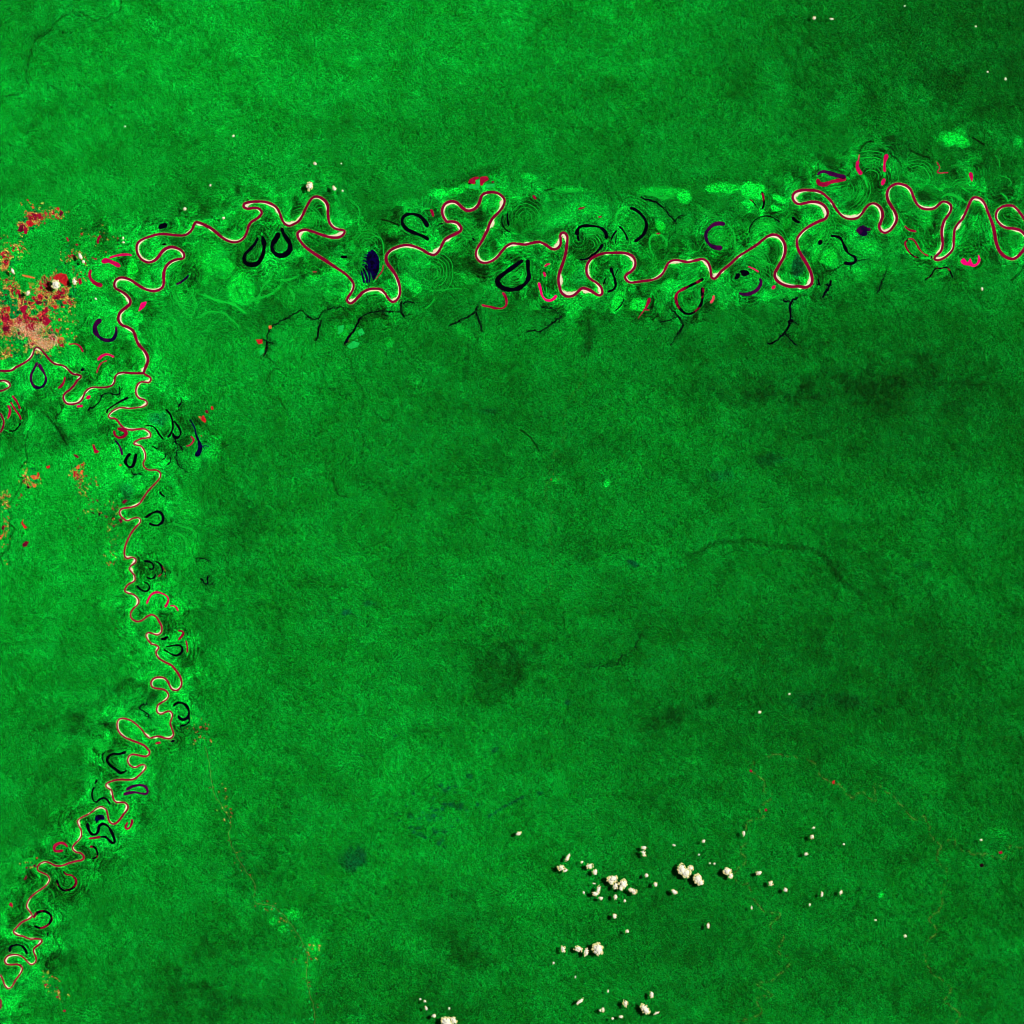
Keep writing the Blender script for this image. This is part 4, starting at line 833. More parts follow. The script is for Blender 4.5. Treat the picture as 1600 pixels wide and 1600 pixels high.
# strokes: pale abandoned channels and dim valleys
def stroke(pts, w, soft=1.0, jitter=0.0, seed=0):
    r = catmull(pts, 0.8)
    if jitter:
        d = np.arange(len(r)) * 0.8
        r = r + np.stack([(vnoise(d, d * 0, 5.0, 301 + seed) - 0.5) * 2 * jitter, (vnoise(d, d * 0 + 50, 5.0, 311 + seed) - 0.5) * 2 * jitter], 1)
    F = dist_field([(p[0], p[1], w / 2) for p in r], 4.0 if soft < 2 else 11.0)
    return 1 - smooth(-0.2, 1.3 * soft, F)
PALE = [(T(300,400,[(60,240),(160,280),(250,300),(335,355)],4),4.5,200),(T(300,400,[(480,60),(492,130),(440,200),(410,290)],4),3.5,185),(T(300,400,[(565,170),(490,240),(410,265),(330,300)],4),3.5,190),(T(300,400,[(600,195),(632,240),(640,285)],4),3.5,185),(T(300,400,[(545,150),(600,150),(655,130)],4),3,185),
  (T(300,400,[(30,390),(110,350),(200,360),(230,385),(295,440)],4),3,180),(T(300,400,[(590,165),(680,215),(760,235)],4),2,165),(T(300,400,[(40,520),(85,550),(50,610),(20,660)],4),3,170),
  (T(140,400,[(1040,440),(1110,580),(1190,710),(1280,740),(1325,640),(1300,500),(1210,400)]),2.6,185),(T(140,400,[(1040,870),(1120,850),(1180,900),(1130,945),(1080,910)]),1.8,175),(T(140,400,[(1230,1110),(1340,1030),(1430,1040),(1450,1110),(1340,1180),(1230,1240)]),2.2,165),(T(140,400,[(815,1410),(840,1520),(890,1540),(905,1480),(840,1420)]),1.8,200),
  (T(840,320,[(1000,255),(975,180),(1000,100),(1070,45),(1150,38)]),3.0,205),(T(840,320,[(1000,255),(1080,310),(1150,430),(1130,520),(1100,580)]),1.6,190),(T(1000,300,[(165,800),(120,680),(130,580),(200,535),(290,560),(335,640),(320,690)]),2.6,195),(T(1000,300,[(1200,800),(1190,640),(1160,480),(1070,400)]),2.2,190),(T(1000,300,[(750,170),(850,260),(950,300),(995,360)]),1.6,170),
  (T(840,320,[(1085,960),(1095,1080),(1060,1200),(990,1300),(910,1345)]),2.2,200),(T(680,240,[(925,500),(1010,435),(1120,440),(1215,510),(1280,590)]),1.2,170),(T(680,240,[(1360,830),(1385,930),(1460,965)]),1.0,160),(T(680,240,[(920,500),(930,600),(905,700)]),3,190),
  (T(1320,200,[(210,590),(260,650),(285,730)]),3.2,215),(T(1320,200,[(500,555),(495,625)]),3.5,220),(T(1320,200,[(690,1130),(720,1190),(750,1225)]),2.6,220),(T(1320,200,[(370,175),(450,205),(520,280)]),1.4,150),(T(1320,200,[(760,520),(850,610),(910,710)]),2.4,170),(T(1320,200,[(740,580),(830,670)]),2.4,160),(T(1320,200,[(650,430),(690,520),(680,620)]),1.2,150),(T(1320,200,[(1310,490),(1420,460),(1540,520)]),1.2,150),(T(1320,200,[(1300,620),(1400,690),(1520,730),(1590,780)]),1.4,150),
  (T(1320,200,[(1210,860),(1300,830),(1420,870),(1540,950)]),3.5,190),(T(1320,200,[(800,1000),(900,1080),(950,1160)]),2.2,160),(T(1400,240,[(300,1303),(370,1310),(430,1310)]),4.0,235),(T(1400,240,[(330,1190),(390,1250),(450,1260)]),3.2,225),(T(1400,240,[(1310,495),(1370,540),(1410,640)]),2.4,190),(T(1400,240,[(1240,30),(1290,90),(1290,160)]),1.6,160),(T(1400,240,[(1280,265),(1400,310),(1440,370),(1400,405)]),1.8,160),
  (T(520,300,[(440,590),(530,555),(600,580),(630,660),(635,770),(625,880)]),1.4,190),(T(520,300,[(430,600),(370,720),(260,840),(255,920),(310,1020),(330,1100)]),1.0,175),(T(520,300,[(240,120),(310,180),(340,280),(320,350)]),1.8,180),(T(520,300,[(1170,1450),(1230,1400),(1270,1330)]),1.8,180),(T(520,300,[(1240,1240),(1420,1220),(1590,1200)]),1.6,175),(T(520,300,[(1110,250),(1150,210),(1200,205)]),2.0,210),
  (T(20,1220,[(790,1180),(860,1120),(930,1120),(905,1240),(920,1360)]),1.2,170),(T(20,1220,[(430,1330),(500,1400),(520,1500)]),1.2,165),(T(140,700,[(700,1290),(800,1230),(900,1230),(940,1290)]),1.4,165),(T(140,700,[(1040,940),(1150,980),(1280,1020),(1330,1090),(1290,1170)]),2.2,180),(T(140,700,[(1080,1060),(1180,1120),(1230,1240)]),4,180),(T(140,700,[(1140,650),(1200,740),(1350,760)]),2.5,175),
  (T(140,560,[(710,660),(770,650),(860,680),(950,645)]),1.0,190),(T(0,540,[(770,1010),(850,1040),(920,1010),(960,930)]),1.8,175),(T(0,540,[(345,600),(365,680)]),2,180),(T(0,540,[(1240,1150),(1320,1100)]),1.6,175),(T(0,420,[(560,830),(600,720),(680,655),(760,690),(830,740),(930,680)]),2.0,185),(T(140,840,[(960,330),(1040,430),(1110,540),(1130,420),(1130,250),(1180,60)]),3.0,175),(T(140,840,[(1190,560),(1240,700),(1280,820)]),3,160),
  (T(800,0,[(270,1170),(340,1195),(440,1185)],4),3,195),(T(800,0,[(1160,1280),(1200,1330),(1290,1360)],4),1.8,175),(T(1000,300,[(-20,20),(150,30),(260,75),(420,60)]),4.5,190)]
for i, (pts, w, v) in enumerate(PALE):
    RIDGES.append((np.array(catmull(pts, 1.5)), w * 0.8, v))
    m = stroke(pts, w + 0.5, 1.0) * (0.4 + 0.3 * smooth(-0.5, 0.3, fine))
    tone = tone * (1 - m) + m * v
# concentric scroll ridges of the point bars: centre, radii, spacing, angles (clockwise from east), strength
ARCS = [(1125,402,17,38,4.6,205,325,.30),(921,382,8,31,4.4,-110,70,.30),(981,352,7,25,4.4,-70,110,.26),(175,449,15,34,4.2,185,300,.26),(1199,381,14,36,4.4,180,335,.26),(1180,452,22,52,5.0,275,350,.22),(1361,277,12,46,5.2,215,380,.26),(1432,278,10,34,4.8,225,385,.28),(1317,297,16,44,5.0,-40,60,.20),
        (705,384,24,48,4.8,280,345,.22),(821,340,10,40,5.5,150,420,.12),(676,425,8,38,5.0,-100,90,.18),(1162,427,18,48,4.8,280,372,.24),(1078,424,4,16,4.2,180,360,.22),(735,345,10,34,4.8,20,130,.20),(470,350,10,34,4.6,250,380,.20),(500,330,6,20,4.6,200,340,.18),(575,385,8,26,4.4,200,340,.20),(640,350,6,18,4.2,0,360,.16),(443,372,4,14,4.0,0,360,.18),(412,385,4,16,4.0,0,360,.14),
        (285,455,8,24,4.2,-30,180,.22),(1270,360,10,36,5.0,-60,80,.18),(1295,405,6,30,5.0,180,300,.24),(905,428,4,16,4.0,60,300,.12),(1505,300,8,26,4.6,200,340,.20),(805,425,6,22,4.4,0,180,.18),(1095,455,6,20,4.4,40,200,.14),(165,508,3,14,3.8,160,330,.22),(60,590,3,10,3.8,0,360,.14),(1580,360,8,24,4.6,-90,90,.16),(200,600,6,20,4.4,120,260,.14),(215,655,8,30,4.6,200,330,.14),(150,430,10,30,4.4,230,330,.16)]
for i, (ax, ay, r0, r1, sp, a0, a1, st) in enumerate(ARCS):
    for rr in np.arange(r0, r1, sp):
        aa = np.radians(np.linspace(a0 + 12 * math.sin(rr), a1 - 14 * math.cos(rr * 1.7), 14))
        RIDGES.append((np.array([(ax + rr * math.cos(t) * (1 + 0.05 * math.sin(3 * t + i)), ay + rr * math.sin(t) * (1 + 0.05 * math.cos(2 * t + i))) for t in aa]), 0.35 + 2.2 * st * _rr.uniform(0.5, 1.2), int(_rr.choice([150, 165, 180, 195]) + 60 * (st - 0.2))))
DIM = [(T(0,0,[(-10,600),(100,592),(180,550),(160,480),(190,350),(215,260),(300,200),(380,110),(480,75),(560,110),(600,130),(690,95),(750,60),(755,-5)],4),0.9,0.42,2.2),(T(0,0,[(215,240),(260,215),(310,190)],4),3.0,0.4,0.6),(T(0,0,[(280,510),(370,570),(440,680)],4),1.0,0.25,1.0),
  (T(1100,400,[(-80,1500),(0,1470),(40,1440),(120,1430),(240,1425),(330,1450),(450,1455),(560,1475),(620,1530),(680,1610),(780,1690)],3.2),3.0,0.42,0.8),(T(1100,400,[(200,700),(350,690),(480,705),(640,690),(760,690),(900,670),(1050,580)],3.2),3.0,0.15,2.0),(T(1100,400,[(1030,600),(1100,640),(1280,630),(1400,640),(1450,560)],3.2),3.0,0.25,1.0),(T(1100,400,[(500,910),(600,890),(660,850)],3.2),3.5,0.25,0.6),
  (T(1100,400,[(150,550),(220,600),(330,640)],3.2),3,0.2,1),(T(1100,400,[(900,190),(970,290),(980,380)],3.2),1.2,0.25,0.8),(T(1100,400,[(1240,100),(1330,220),(1390,310)],3.2),1.0,0.2,0.8),(T(700,400,[(900,270),(880,420),(880,560),(860,720)],4),1.6,0.22,2.0),(T(700,400,[(130,530),(120,620),(115,710)],4),4,0.25,1),(T(700,400,[(450,1085),(520,1140),(570,1220)],4),1.4,0.55,0.6),
  (T(300,400,[(470,630),(530,690),(480,740),(460,790)],4),1.2,0.35,1.2),(T(300,400,[(530,700),(590,750)],4),1.0,0.3,1.0),(T(300,400,[(540,880),(600,990)],4),1.6,0.3,1.0),(T(300,400,[(990,640),(1020,770),(1070,850),(1055,1000),(1030,1060),(1070,1130),(1065,1250)],4),1.2,0.3,1.0),(T(300,400,[(860,600),(820,740),(860,830)],4),1.0,0.25,1.0),(T(300,400,[(1130,960),(1200,1030),(1250,1000),(1255,940)],4),1.6,0.3,0.8),(T(300,400,[(880,1390),(910,1480),(970,1510)],4),2.2,0.35,0.8),(T(300,400,[(960,1080),(930,1130),(870,1160)],4),1.0,0.3,0.8),
  (T(0,540,[(590,880),(680,990),(740,1070),(830,1230)]),2.2,0.45,0.6),(T(0,540,[(780,750),(760,830),(690,890)]),1.4,0.6,0.3),(T(0,540,[(590,1020),(590,1160),(540,1240)]),1.4,0.3,0.5),(T(0,600,[(430,480),(340,650),(320,800),(330,950),(260,1050),(230,1140),(290,1200),(200,1370),(90,1520),(40,1560)]),0.9,0.5,2.2),(T(0,700,[(60,520),(100,560),(80,640),(130,690),(80,770),(70,860),(20,920),(30,1000)],5.46),0.9,0.5,2.5),
  (T(0,1380,[(680,280),(790,420),(720,550),(670,640),(740,790),(750,880),(650,960)]),1.2,0.4,0.6),(T(100,1100,[(1480,680),(1300,760),(1200,1000),(1180,1240),(1050,1480),(980,1590)]),2.5,0.25,1.2),(T(20,1220,[(1450,1000),(1370,1070),(1310,1140)]),2.5,0.35,0.6),(T(200,1200,[(690,755),(600,765),(560,810),(450,835),(320,870)],2.73),4,0.2,1.0),
  (T(1320,200,[(20,610),(90,540),(150,450)]),1.2,0.55,0.4),(T(1320,200,[(180,320),(220,230),(290,175),(360,172)]),1.8,0.6,0.4),(T(1320,200,[(560,320),(640,380),(710,480)]),1.4,0.45,0.5),(T(1320,200,[(800,270),(920,330),(1060,370)]),2.0,0.5,0.6),(T(1200,0,[(1280,860),(1350,905)],4),1.6,0.7,0.3),(T(1320,200,[(1260,800),(1400,760),(1490,830),(1550,890)]),4.0,0.5,0.6),(T(1400,240,[(990,1430),(1060,1390),(1065,1330)]),2.2,0.6,0.3),(T(1400,240,[(1440,1590),(1560,1480),(1590,1400)]),1.6,0.5,0.6),
  (T(520,300,[(610,345),(700,365),(830,420)]),1.8,0.75,0.3),(T(800,0,[(205,1190),(250,1180)],4),1.2,0.8,0.2),(T(1180,260,[(190,590),(270,575),(330,560)]),1.4,0.75,0.4),(T(1180,260,[(900,1310),(1000,1290),(1060,1245)]),1.4,0.6,0.4),(T(1180,260,[(780,1410),(800,1480)]),1.4,0.6,0.4),(T(1000,300,[(350,680),(370,570),(440,490),(450,390)]),0.8,0.4,0.4),(T(1000,300,[(1240,1290),(1250,1380)]),1.2,0.7,0.2)]
for i, (pts, w, st, jit) in enumerate(DIM):
    wide = w > 2.4
    m = stroke(pts, w * (0.4 if wide else 1), 5.0 if wide else 1.0, jit, i % 7) * (0.6 if wide else 1)
    tone = tone * (1 - st * m)
# pale, winding forest streams in the southeast
DIMP = [T(1140,1150,[(90,95),(80,130),(130,165),(125,205),(160,220),(110,270),(125,300),(60,320),(75,380),(40,420),(60,465),(20,510),(40,560),(65,545),(90,610),(130,650),(185,660),(150,710),(200,745),(180,800),(225,835),(160,905),(100,920),(160,960),(100,975),(115,1030),(30,1060)],2.374),
  T(1140,1150,[(135,75),(180,70),(220,75),(260,85),(325,105),(345,155),(410,185),(450,225),(490,210),(540,245),(540,180),(600,220),(640,260),(680,310),(720,300),(750,370),(790,400),(830,380),(850,420),(900,435),(960,440),(1020,455),(1040,410),(1092,412)],2.374),
  T(1140,1150,[(790,400),(770,460),(810,510),(790,570),(785,630),(740,680),(770,720),(730,780),(745,870),(820,930),(800,980),(850,1030),(840,1068)],2.374), T(840,320,[(290,1150),(270,1250),(250,1330)]), T(700,400,[(870,720),(830,800),(740,920),(735,1000),(720,1150),(660,1240),(630,1340),(610,1450),(615,1560)],4), T(700,800,[(650,0),(640,200),(650,420),(560,560),(420,660),(320,800)],4)]
stream_m = np.zeros((NY, NX), np.float32)
for i, pts in enumerate(DIMP):
    stream_m = np.maximum(stream_m, stroke(pts, 0.8, 0.9, 2.4, i) * (1.0 if i < 3 else 0.4))

# colour: false-colour green, teal hollows
halo = np.exp(-np.clip(D_rA, 0, 16) / 2.6) * (0.45 + 0.5 * patch) * (X > 175) + np.exp(-np.clip(D_rB, 0, 12) / 2.0) * (0.40 + 0.5 * patch)
halo = np.clip(halo, 0, 0.8)
halo2 = np.clip(np.exp(-np.clip(D_sand, 0, 12) / 2.8) * 0.95, 0, 0.95)
halo = np.maximum(halo, halo2)
rimk = np.exp(-np.clip(D_near, 0, 6) / 1.2) * 0.25 * (D_riv > 6)
tone = tone * (1 - halo) + halo * (226 + 16 * fine)
bank = np.exp(-np.clip(D_near, 0, 6) / 0.8) * (D_riv < 7) * 0.5
tone = tone * (1 - rimk) + rimk * 190
tone = 1.0 * tone * (1 + 0.10 * tiny + 0.32 * (np.random.default_rng(4).random((NY, NX)).astype(np.float32) - 0.5))
tone = np.clip(tone, 30, 250)
R_ = 8 + 34 * np.clip(np.random.default_rng(5).random((NY, NX)) - 0.6, 0, 1)
G_ = tone
B_ = tone * (0.25 + 0.10 * (np.random.default_rng(6).random((NY, NX)) - 0.5) + 0.05 * patch * fp + 0.03 * mid)
G_ = G_ * (1 - 0.35 * teal); B_ = B_ * (1 + 0.30 * teal)
st = stream_m * smooth(-0.3, 0.2, fbm(X, Y, 4, 401, 2))
R_ = R_ * (1 - st) + st * 84; G_ = G_ * (1 - st * 0.35) + st * 0.35 * 120; B_ = B_ * (1 - st * 0.4) + st * 0.4 * 60

# farmland mosaic round the town
def field_mask(x, y, rx, ry, a, st):
    return st * blot(x, y, rx, ry, a, 0.55)
R_ = R_ * (1 - bank) + bank * 165; G_ = G_ * (1 - bank) + bank * 215; B_ = B_ * (1 - bank) + bank * 110
farm = np.zeros((NY, NX), np.float32)
for e in [(40,505,58,42,10,1.0),(85,460,36,34,0,.85),(10,470,24,40,0,.8),(48,345,26,13,-38,.9),(80,335,20,9,0,.6),(8,405,18,18,0,.75),(26,385,14,14,0,.4),(12,550,24,14,0,.55),(48,742,16,16,0,.6),(125,738,13,14,0,.5),(8,800,10,36,0,.45),(160,790,30,14,0,.22),(180,850,16,46,0,.2),(145,762,20,12,-40,.3),(115,410,22,26,0,.4),(150,370,22,14,30,.2),(185,375,12,10,0,.25),(372,500,1,1,0,0),(490,1485,16,26,0,.22),(440,1430,40,10,35,.2),(350,1255,10,40,-20,.2),(80,1540,12,24,-35,.3),(45,1352,14,9,0,.3),(312,1150,14,22,0,.2),(88,335,10,8,0,.5)]:
    farm = np.maximum(farm, field_mask(*e))
jx = X + 2.2 * (vnoise(X, Y, 3.1, 501) - 0.5) * 2; jy = Y + 2.2 * (vnoise(X, Y, 3.1, 502) - 0.5) * 2
def cell_hash(cx, cy, seed):
    h = (cx * 374761393 + cy * 668265263 + seed * 974634777) & 0x7fffffff
    h = ((h ^ (h >> 13)) * 1274126177) & 0x7fffffff
    return ((h ^ (h >> 16)) & 0xffff) / 65535.0
cx = np.floor(jx / 3.4).astype(np.int64) + 4000; cy = np.floor(jy / 3.0).astype(np.int64) + 4000
h1 = cell_hash(cx, cy, 1); h2 = cell_hash(cx, cy, 2)
f2x = np.floor(jx / 1.45).astype(np.int64) + 4000; f2y = np.floor(jy / 1.45).astype(np.int64) + 4000
h3 = cell_hash(f2x, f2y, 3)
PG = np.array([[0,170,52],[8,196,64],[0,130,44],[4,150,60],[10,90,40],[20,60,34]], float)
PT = np.array([[206,120,60],[190,90,50],[226,160,84],[150,160,60],[170,180,70],[40,150,50]], float)
PC = np.array([[176,6,54],[150,4,46],[200,40,50],[120,4,40],[190,80,56],[10,150,50]], float)
zone = fbm(X, Y, 15, 521, 3)
hs = np.minimum((h1 * 0.5 + h3 * 0.5) * 6, 5).astype(int)
mos = np.where((zone > 0.2)[..., None], PC[hs], np.where((zone > -0.05)[..., None], PT[hs], PG[hs]))
use = (h2 * 0.55 + 0.45 * cell_hash(f2x, f2y, 4)) < farm * 1.0
for c, ch in enumerate((R_, G_, B_)):
    ch[...] = np.where(use & (D_riv > 3), mos[..., c] * (0.85 + 0.3 * h3), ch)
# built-up ground of the town
TOWN = [(46,522,17,7,32,.95),(60,532,15,8,45,.95),(72,540,10,9,60,.9),(36,510,10,6,10,.8),(60,512,10,7,-20,.6),(82,530,10,8,70,.6),(40,520,26,13,30,.5)]
town = np.zeros((NY, NX), np.float32)
for e in TOWN:
    town = np.maximum(town, field_mask(*e))
ut = (cell_hash(f2x, f2y, 7) < town * 0.9) & (D_riv > 3)
tp = np.array([[236,150,120],[226,176,110],[238,130,110],[206,150,90],[246,196,150],[190,80,70],[150,160,80]], float)
tm = tp[np.minimum((cell_hash(f2x, f2y, 8) * 7), 6).astype(int)]
for c, ch in enumerate((R_, G_, B_)):
    ch[...] = np.where(ut, tm[..., c], ch)

col = np.stack([R_, G_, B_], -1)
col = (lin(np.clip(col, 0, 255)) / LIGHT).astype(np.float32)
rgba = np.ones((NY, NX, 4), np.float32); rgba[..., :3] = col

# relief: crowns and low ridges (terra firme), smoother on the floodplain
ripple = fbm(X + 3 * fine, Y * 0.85 + 3 * mid, 6.2, 601, 3)
crown = (np.random.default_rng(9).random((NY, NX)).astype(np.float32) - 0.5)
rip_amp = 0.9 * (0.7 + 0.5 * smooth(-0.2, 0.5, fbm(X, Y, 160, 611, 2)) + 0.35 * smooth(900, 1500, X))
H = 0.30 + ripple * rip_amp * (1 - 0.65 * fp) + 0.30 * crown + 0.5 * big * (1 - fp)
H = np.maximum(H, -0.1)
H = H * (1 - 0.9 * np.maximum(town, 0.75 * np.minimum(farm, 1)))
lo = smooth(1.3, 4.0, D_near)
H = H * lo + (-0.31) * (1 - lo)
lo2 = smooth(1.4, 3.6, D_clr)
H = np.where(D_near > 1.3, H * lo2 + 0.0 * (1 - lo2), H)
outer = np.ones((NY, NX), np.float32); outer[inn] = 0
H = np.where(outer > 0, 0.3 + 0 * H, H)

co = np.empty((NY * NX, 3), np.float32)
co[:, 0] = ((X - 800) * U).ravel(); co[:, 1] = ((800 - Y) * U).ravel(); co[:, 2] = H.ravel()
idx = np.arange(NY * NX).reshape(NY, NX)
quads = np.stack([idx[:-1, :-1], idx[1:, :-1], idx[1:, 1:], idx[:-1, 1:]], -1).reshape(-1, 4)
me = bpy.data.meshes.new('ground')
me.vertices.add(NY * NX)
me.vertices.foreach_set('co', co.ravel())
nf = len(quads)
me.loops.add(nf * 4)
me.loops.foreach_set('vertex_index', quads.ravel().astype(np.int32))
me.polygons.add(nf)
me.polygons.foreach_set('loop_start', (np.arange(nf) * 4).astype(np.int32))
me.polygons.foreach_set('use_smooth', np.ones(nf, bool))
att = me.color_attributes.new('tone', 'FLOAT_COLOR', 'POINT')
att.data.foreach_set('color', rgba.ravel())
me.update(calc_edges=True)

gm, nt, b = new_mat('rainforest_canopy')
at = nt.nodes.new('ShaderNodeAttribute'); at.attribute_name = 'tone'
n1 = noise_node(nt, 2.3, 0.0, 0.5)
n2 = noise_node(nt, 0.75, 2.0, 0.6)
r1 = ramp(nt, n1.outputs['Fac'], [(0.3, (0.12, 0.12, 0.12, 1)), (0.5, (0.92, 0.92, 0.92, 1)), (0.7, (2.15, 2.15, 2.15, 1))])
r2 = ramp(nt, n2.outputs['Fac'], [(0.3, (0.74, 0.74, 0.74, 1)), (0.7, (1.26, 1.26, 1.26, 1))])
m1 = nt.nodes.new('ShaderNodeMixRGB'); m1.blend_type = 'MULTIPLY'; m1.inputs['Fac'].default_value = 1
m2 = nt.nodes.new('ShaderNodeMixRGB'); m2.blend_type = 'MULTIPLY'; m2.inputs['Fac'].default_value = 1
nt.links.new(at.outputs['Color'], m1.inputs[1]); nt.links.new(r1.outputs['Color'], m1.inputs[2])
nt.links.new(m1.outputs['Color'], m2.inputs[1]); nt.links.new(r2.outputs['Color'], m2.inputs[2])
nt.links.new(m2.outputs['Color'], b.inputs['Base Color'])
b.inputs['Roughness'].default_value = 1.0
b.inputs['Specular IOR Level'].default_value = 0.0
ground = bpy.data.objects.new('ground', me)
me.materials.append(gm)
C.objects.link(ground)
tag(ground, 'mottled green rainforest floor and canopy spreading to every edge', 'forest', None, 'structure')

# ------------------------------------------------------------------ clearings: pieces of the ground
CLM = []
for ci, (colr, poly) in enumerate(CL):
    big_p = len(poly) and (np.ptp(np.array(poly)[:, 0]) > 4)
    if big_p:                                # ragged but straight-sided plots
        r = np.vstack([catmull([poly[k], poly[(k + 1) % len(poly)]], 1.0)[:-1] for k in range(len(poly))])
        r = r + (_rng.random(r.shape) - 0.5) * 0.9
    else:
        r = np.array(poly)
    c = r.mean(0)
    jit = 1 + 0.10 * (_rng.random(len(r)) - 0.5)
    r = c + (r - c) * jit[:, None]
    z = 0.05 + 0.004 * (ci % 7)
    v = [W(*q) + (z,) for q in r]
    a = np.array(v)
    if np.sum(a[:, 0] * np.roll(a[:, 1], -1) - np.roll(a[:, 0], -1) * a[:, 1]) < 0:
        v = v[::-1]
    area_ = abs(np.sum(a[:, 0] * np.roll(a[:, 1], -1) - np.roll(a[:, 0], -1) * a[:, 1])) / 2
    CLM.append((area_, v, colr))

CLM.sort(key=lambda e: -e[0])
for area_, v, colr in CLM[:295]:
    mesh_obj('clearing', v, [tuple(range(len(v)))], SOIL[colr], ground)
def joined(name, items, mats, parent):
    V = []; F = []; MI = []; keys = list(mats)
    for v, f, k in items:
        b0 = len(V); V += v
        F += [tuple(q + b0 for q in ff) for ff in f]; MI += [keys.index(k)] * len(f)
    o = mesh_obj(name, V, F, mats[keys[0]], parent)
    for k in keys[1:]: o.data.materials.append(mats[k])
    o.data.polygons.foreach_set('material_index', MI)
    o['kind'] = 'stuff'
    return o
joined('clearing', [(v, [tuple(range(len(v)))], c) for _, v, c in CLM[295:]], SOIL, ground)

# pale scroll ridges and silted channels: strips standing among the crowns
GREEN = {k: soil_mat('pale_reed_%d' % k, (4, int(k * 0.92), int(k * 0.22)), (16, min(255, int(k * 1.2)), int(k * 0.32)), 1.2) for k in (145, 165, 185, 205, 230)}
RM = []
for ri, (pts, w, v) in enumerate(RIDGES):
    r = catmull([tuple(p) for p in pts], 1.0)
    if len(r) < 4: continue
    d = np.arange(len(r)) * 1.0
    hw = 0.5 * (w + 0.35) * (0.55 + 0.9 * vnoise(d, d * 0 + ri * 3.7, 4.0, 45))
    r = r + np.stack([(vnoise(d, d * 0 + ri, 6.0, 46) - 0.5) * 1.0, (vnoise(d, d * 0 + ri, 6.0, 47) - 0.5) * 1.0], 1)
    e = np.minimum(d, d[-1] - d) / max(0.25 * d[-1], 1.0)
    hw = hw * np.clip(e, 0.1, 1) ** 0.6
    z = 0.74 + 0.004 * (ri % 11)
    ok = (r[:, 0] > -20) & (r[:, 0] < 1620)
    V, F = ribbon(r, hw, hw, z)
    for q in range(len(r)):                    # dip to the bank where water is near
        jj_ = min(max(iy(r[q, 1]), 0), NIY - 1); ii_ = min(max(ix(r[q, 0]), 0), NIX - 1)
        dn = D_near[n_out + jj_, n_out + ii_]
        zz = z if dn > 3.5 else WATER_Z - 0.12 + (z - WATER_Z + 0.12) * max(0.0, (dn - 1.0) / 2.5)
        for k3 in range(3):
            t3 = V[3 * q + k3]; V[3 * q + k3] = (t3[0], t3[1], zz)
    RM.append((float(hw.sum()), V, up(F, V), min(GREEN, key=lambda k: abs(k - v))))
RM.sort(key=lambda e: -e[0])
for _, V, F, k in RM[:295]:
    mesh_obj('scroll_ridge', V, F, GREEN[k], ground)
joined('scroll_ridge', [(V, F, k) for _, V, F, k in RM[295:]], GREEN, ground)
print('RIDGES', len(RM), 'CLEARINGS', len(CLM))

# dirt track with its clearings in the south
r = catmull(ROAD, 1.0)
d = np.arange(len(r)) * 1.0
r = r + np.stack([(vnoise(d, d * 0, 6, 701) - .5) * 3, (vnoise(d, d * 0, 6, 702) - .5) * 3], 1)
hh = np.full(len(r), 0.13)
V, F = ribbon(r, hh, hh, 0.62)
o = mesh_obj('dirt_track', V, up(F, V), SOIL['track'])
tag(o, 'hair thin pale dirt track lined with tiny plots in the southern forest', 'track', None, 'structure')

# ------------------------------------------------------------------ town houses: too small to count at this distance
def plain(name, c):
    return soil_mat(name, tuple(int(x * 0.92) for x in c), c, 1.5)
hm = [plain('roof_' + n, c) for n, c in (('rose', (238,140,112)), ('cream', (248,214,160)), ('clay', (226,112,72)), ('tan', (216,170,96)), ('pale', (255,236,208)))]
g = np.random.default_rng(31)
V = []; F = []; MI = []
tries = 0
while len(F) < 5 * 1300 and tries < 60000:
    tries += 1
    e = TOWN[g.integers(len(TOWN))]
    a = math.radians(e[4]); u = g.normal(0, 0.62); v = g.normal(0, 0.62)
    x = e[0] + u * e[2] * math.cos(a) - v * e[3] * math.sin(a); y = e[1] + u * e[2] * math.sin(a) + v * e[3] * math.cos(a)
    i = ix(x); j = iy(y)
    if not (0 < i < NIX and 0 < j < NIY) or D_riv[n_out + j, n_out + i] < 3.2: continue
    sx, sy, h = g.uniform(.06, .22), g.uniform(.06, .22), g.uniform(.05, .12)
    wx, wy = W(x, y); t = math.radians(38 + 90 * g.integers(2)); ct, s_ = math.cos(t), math.sin(t)
    b0 = len(V)
    for z in (-0.1, 0.12 + h):
        for dx, dy in ((-sx, -sy), (sx, -sy), (sx, sy), (-sx, sy)):
            V.append((wx + dx * ct - dy * s_, wy + dx * s_ + dy * ct, z))
    F += [(b0 + 4, b0 + 5, b0 + 6, b0 + 7)] + [(b0 + k, b0 + (k + 1) % 4, b0 + 4 + (k + 1) % 4, b0 + 4 + k) for k in range(4)]
    MI += [int(g.integers(5))] * 5
o = mesh_obj('town_buildings', V, F, hm[0])
for m in hm[1:]: o.data.materials.append(m)
o.data.polygons.foreach_set('material_index', MI)
tag(o, 'pink and cream speckled town houses massed on the river elbow', 'town', None, 'stuff')

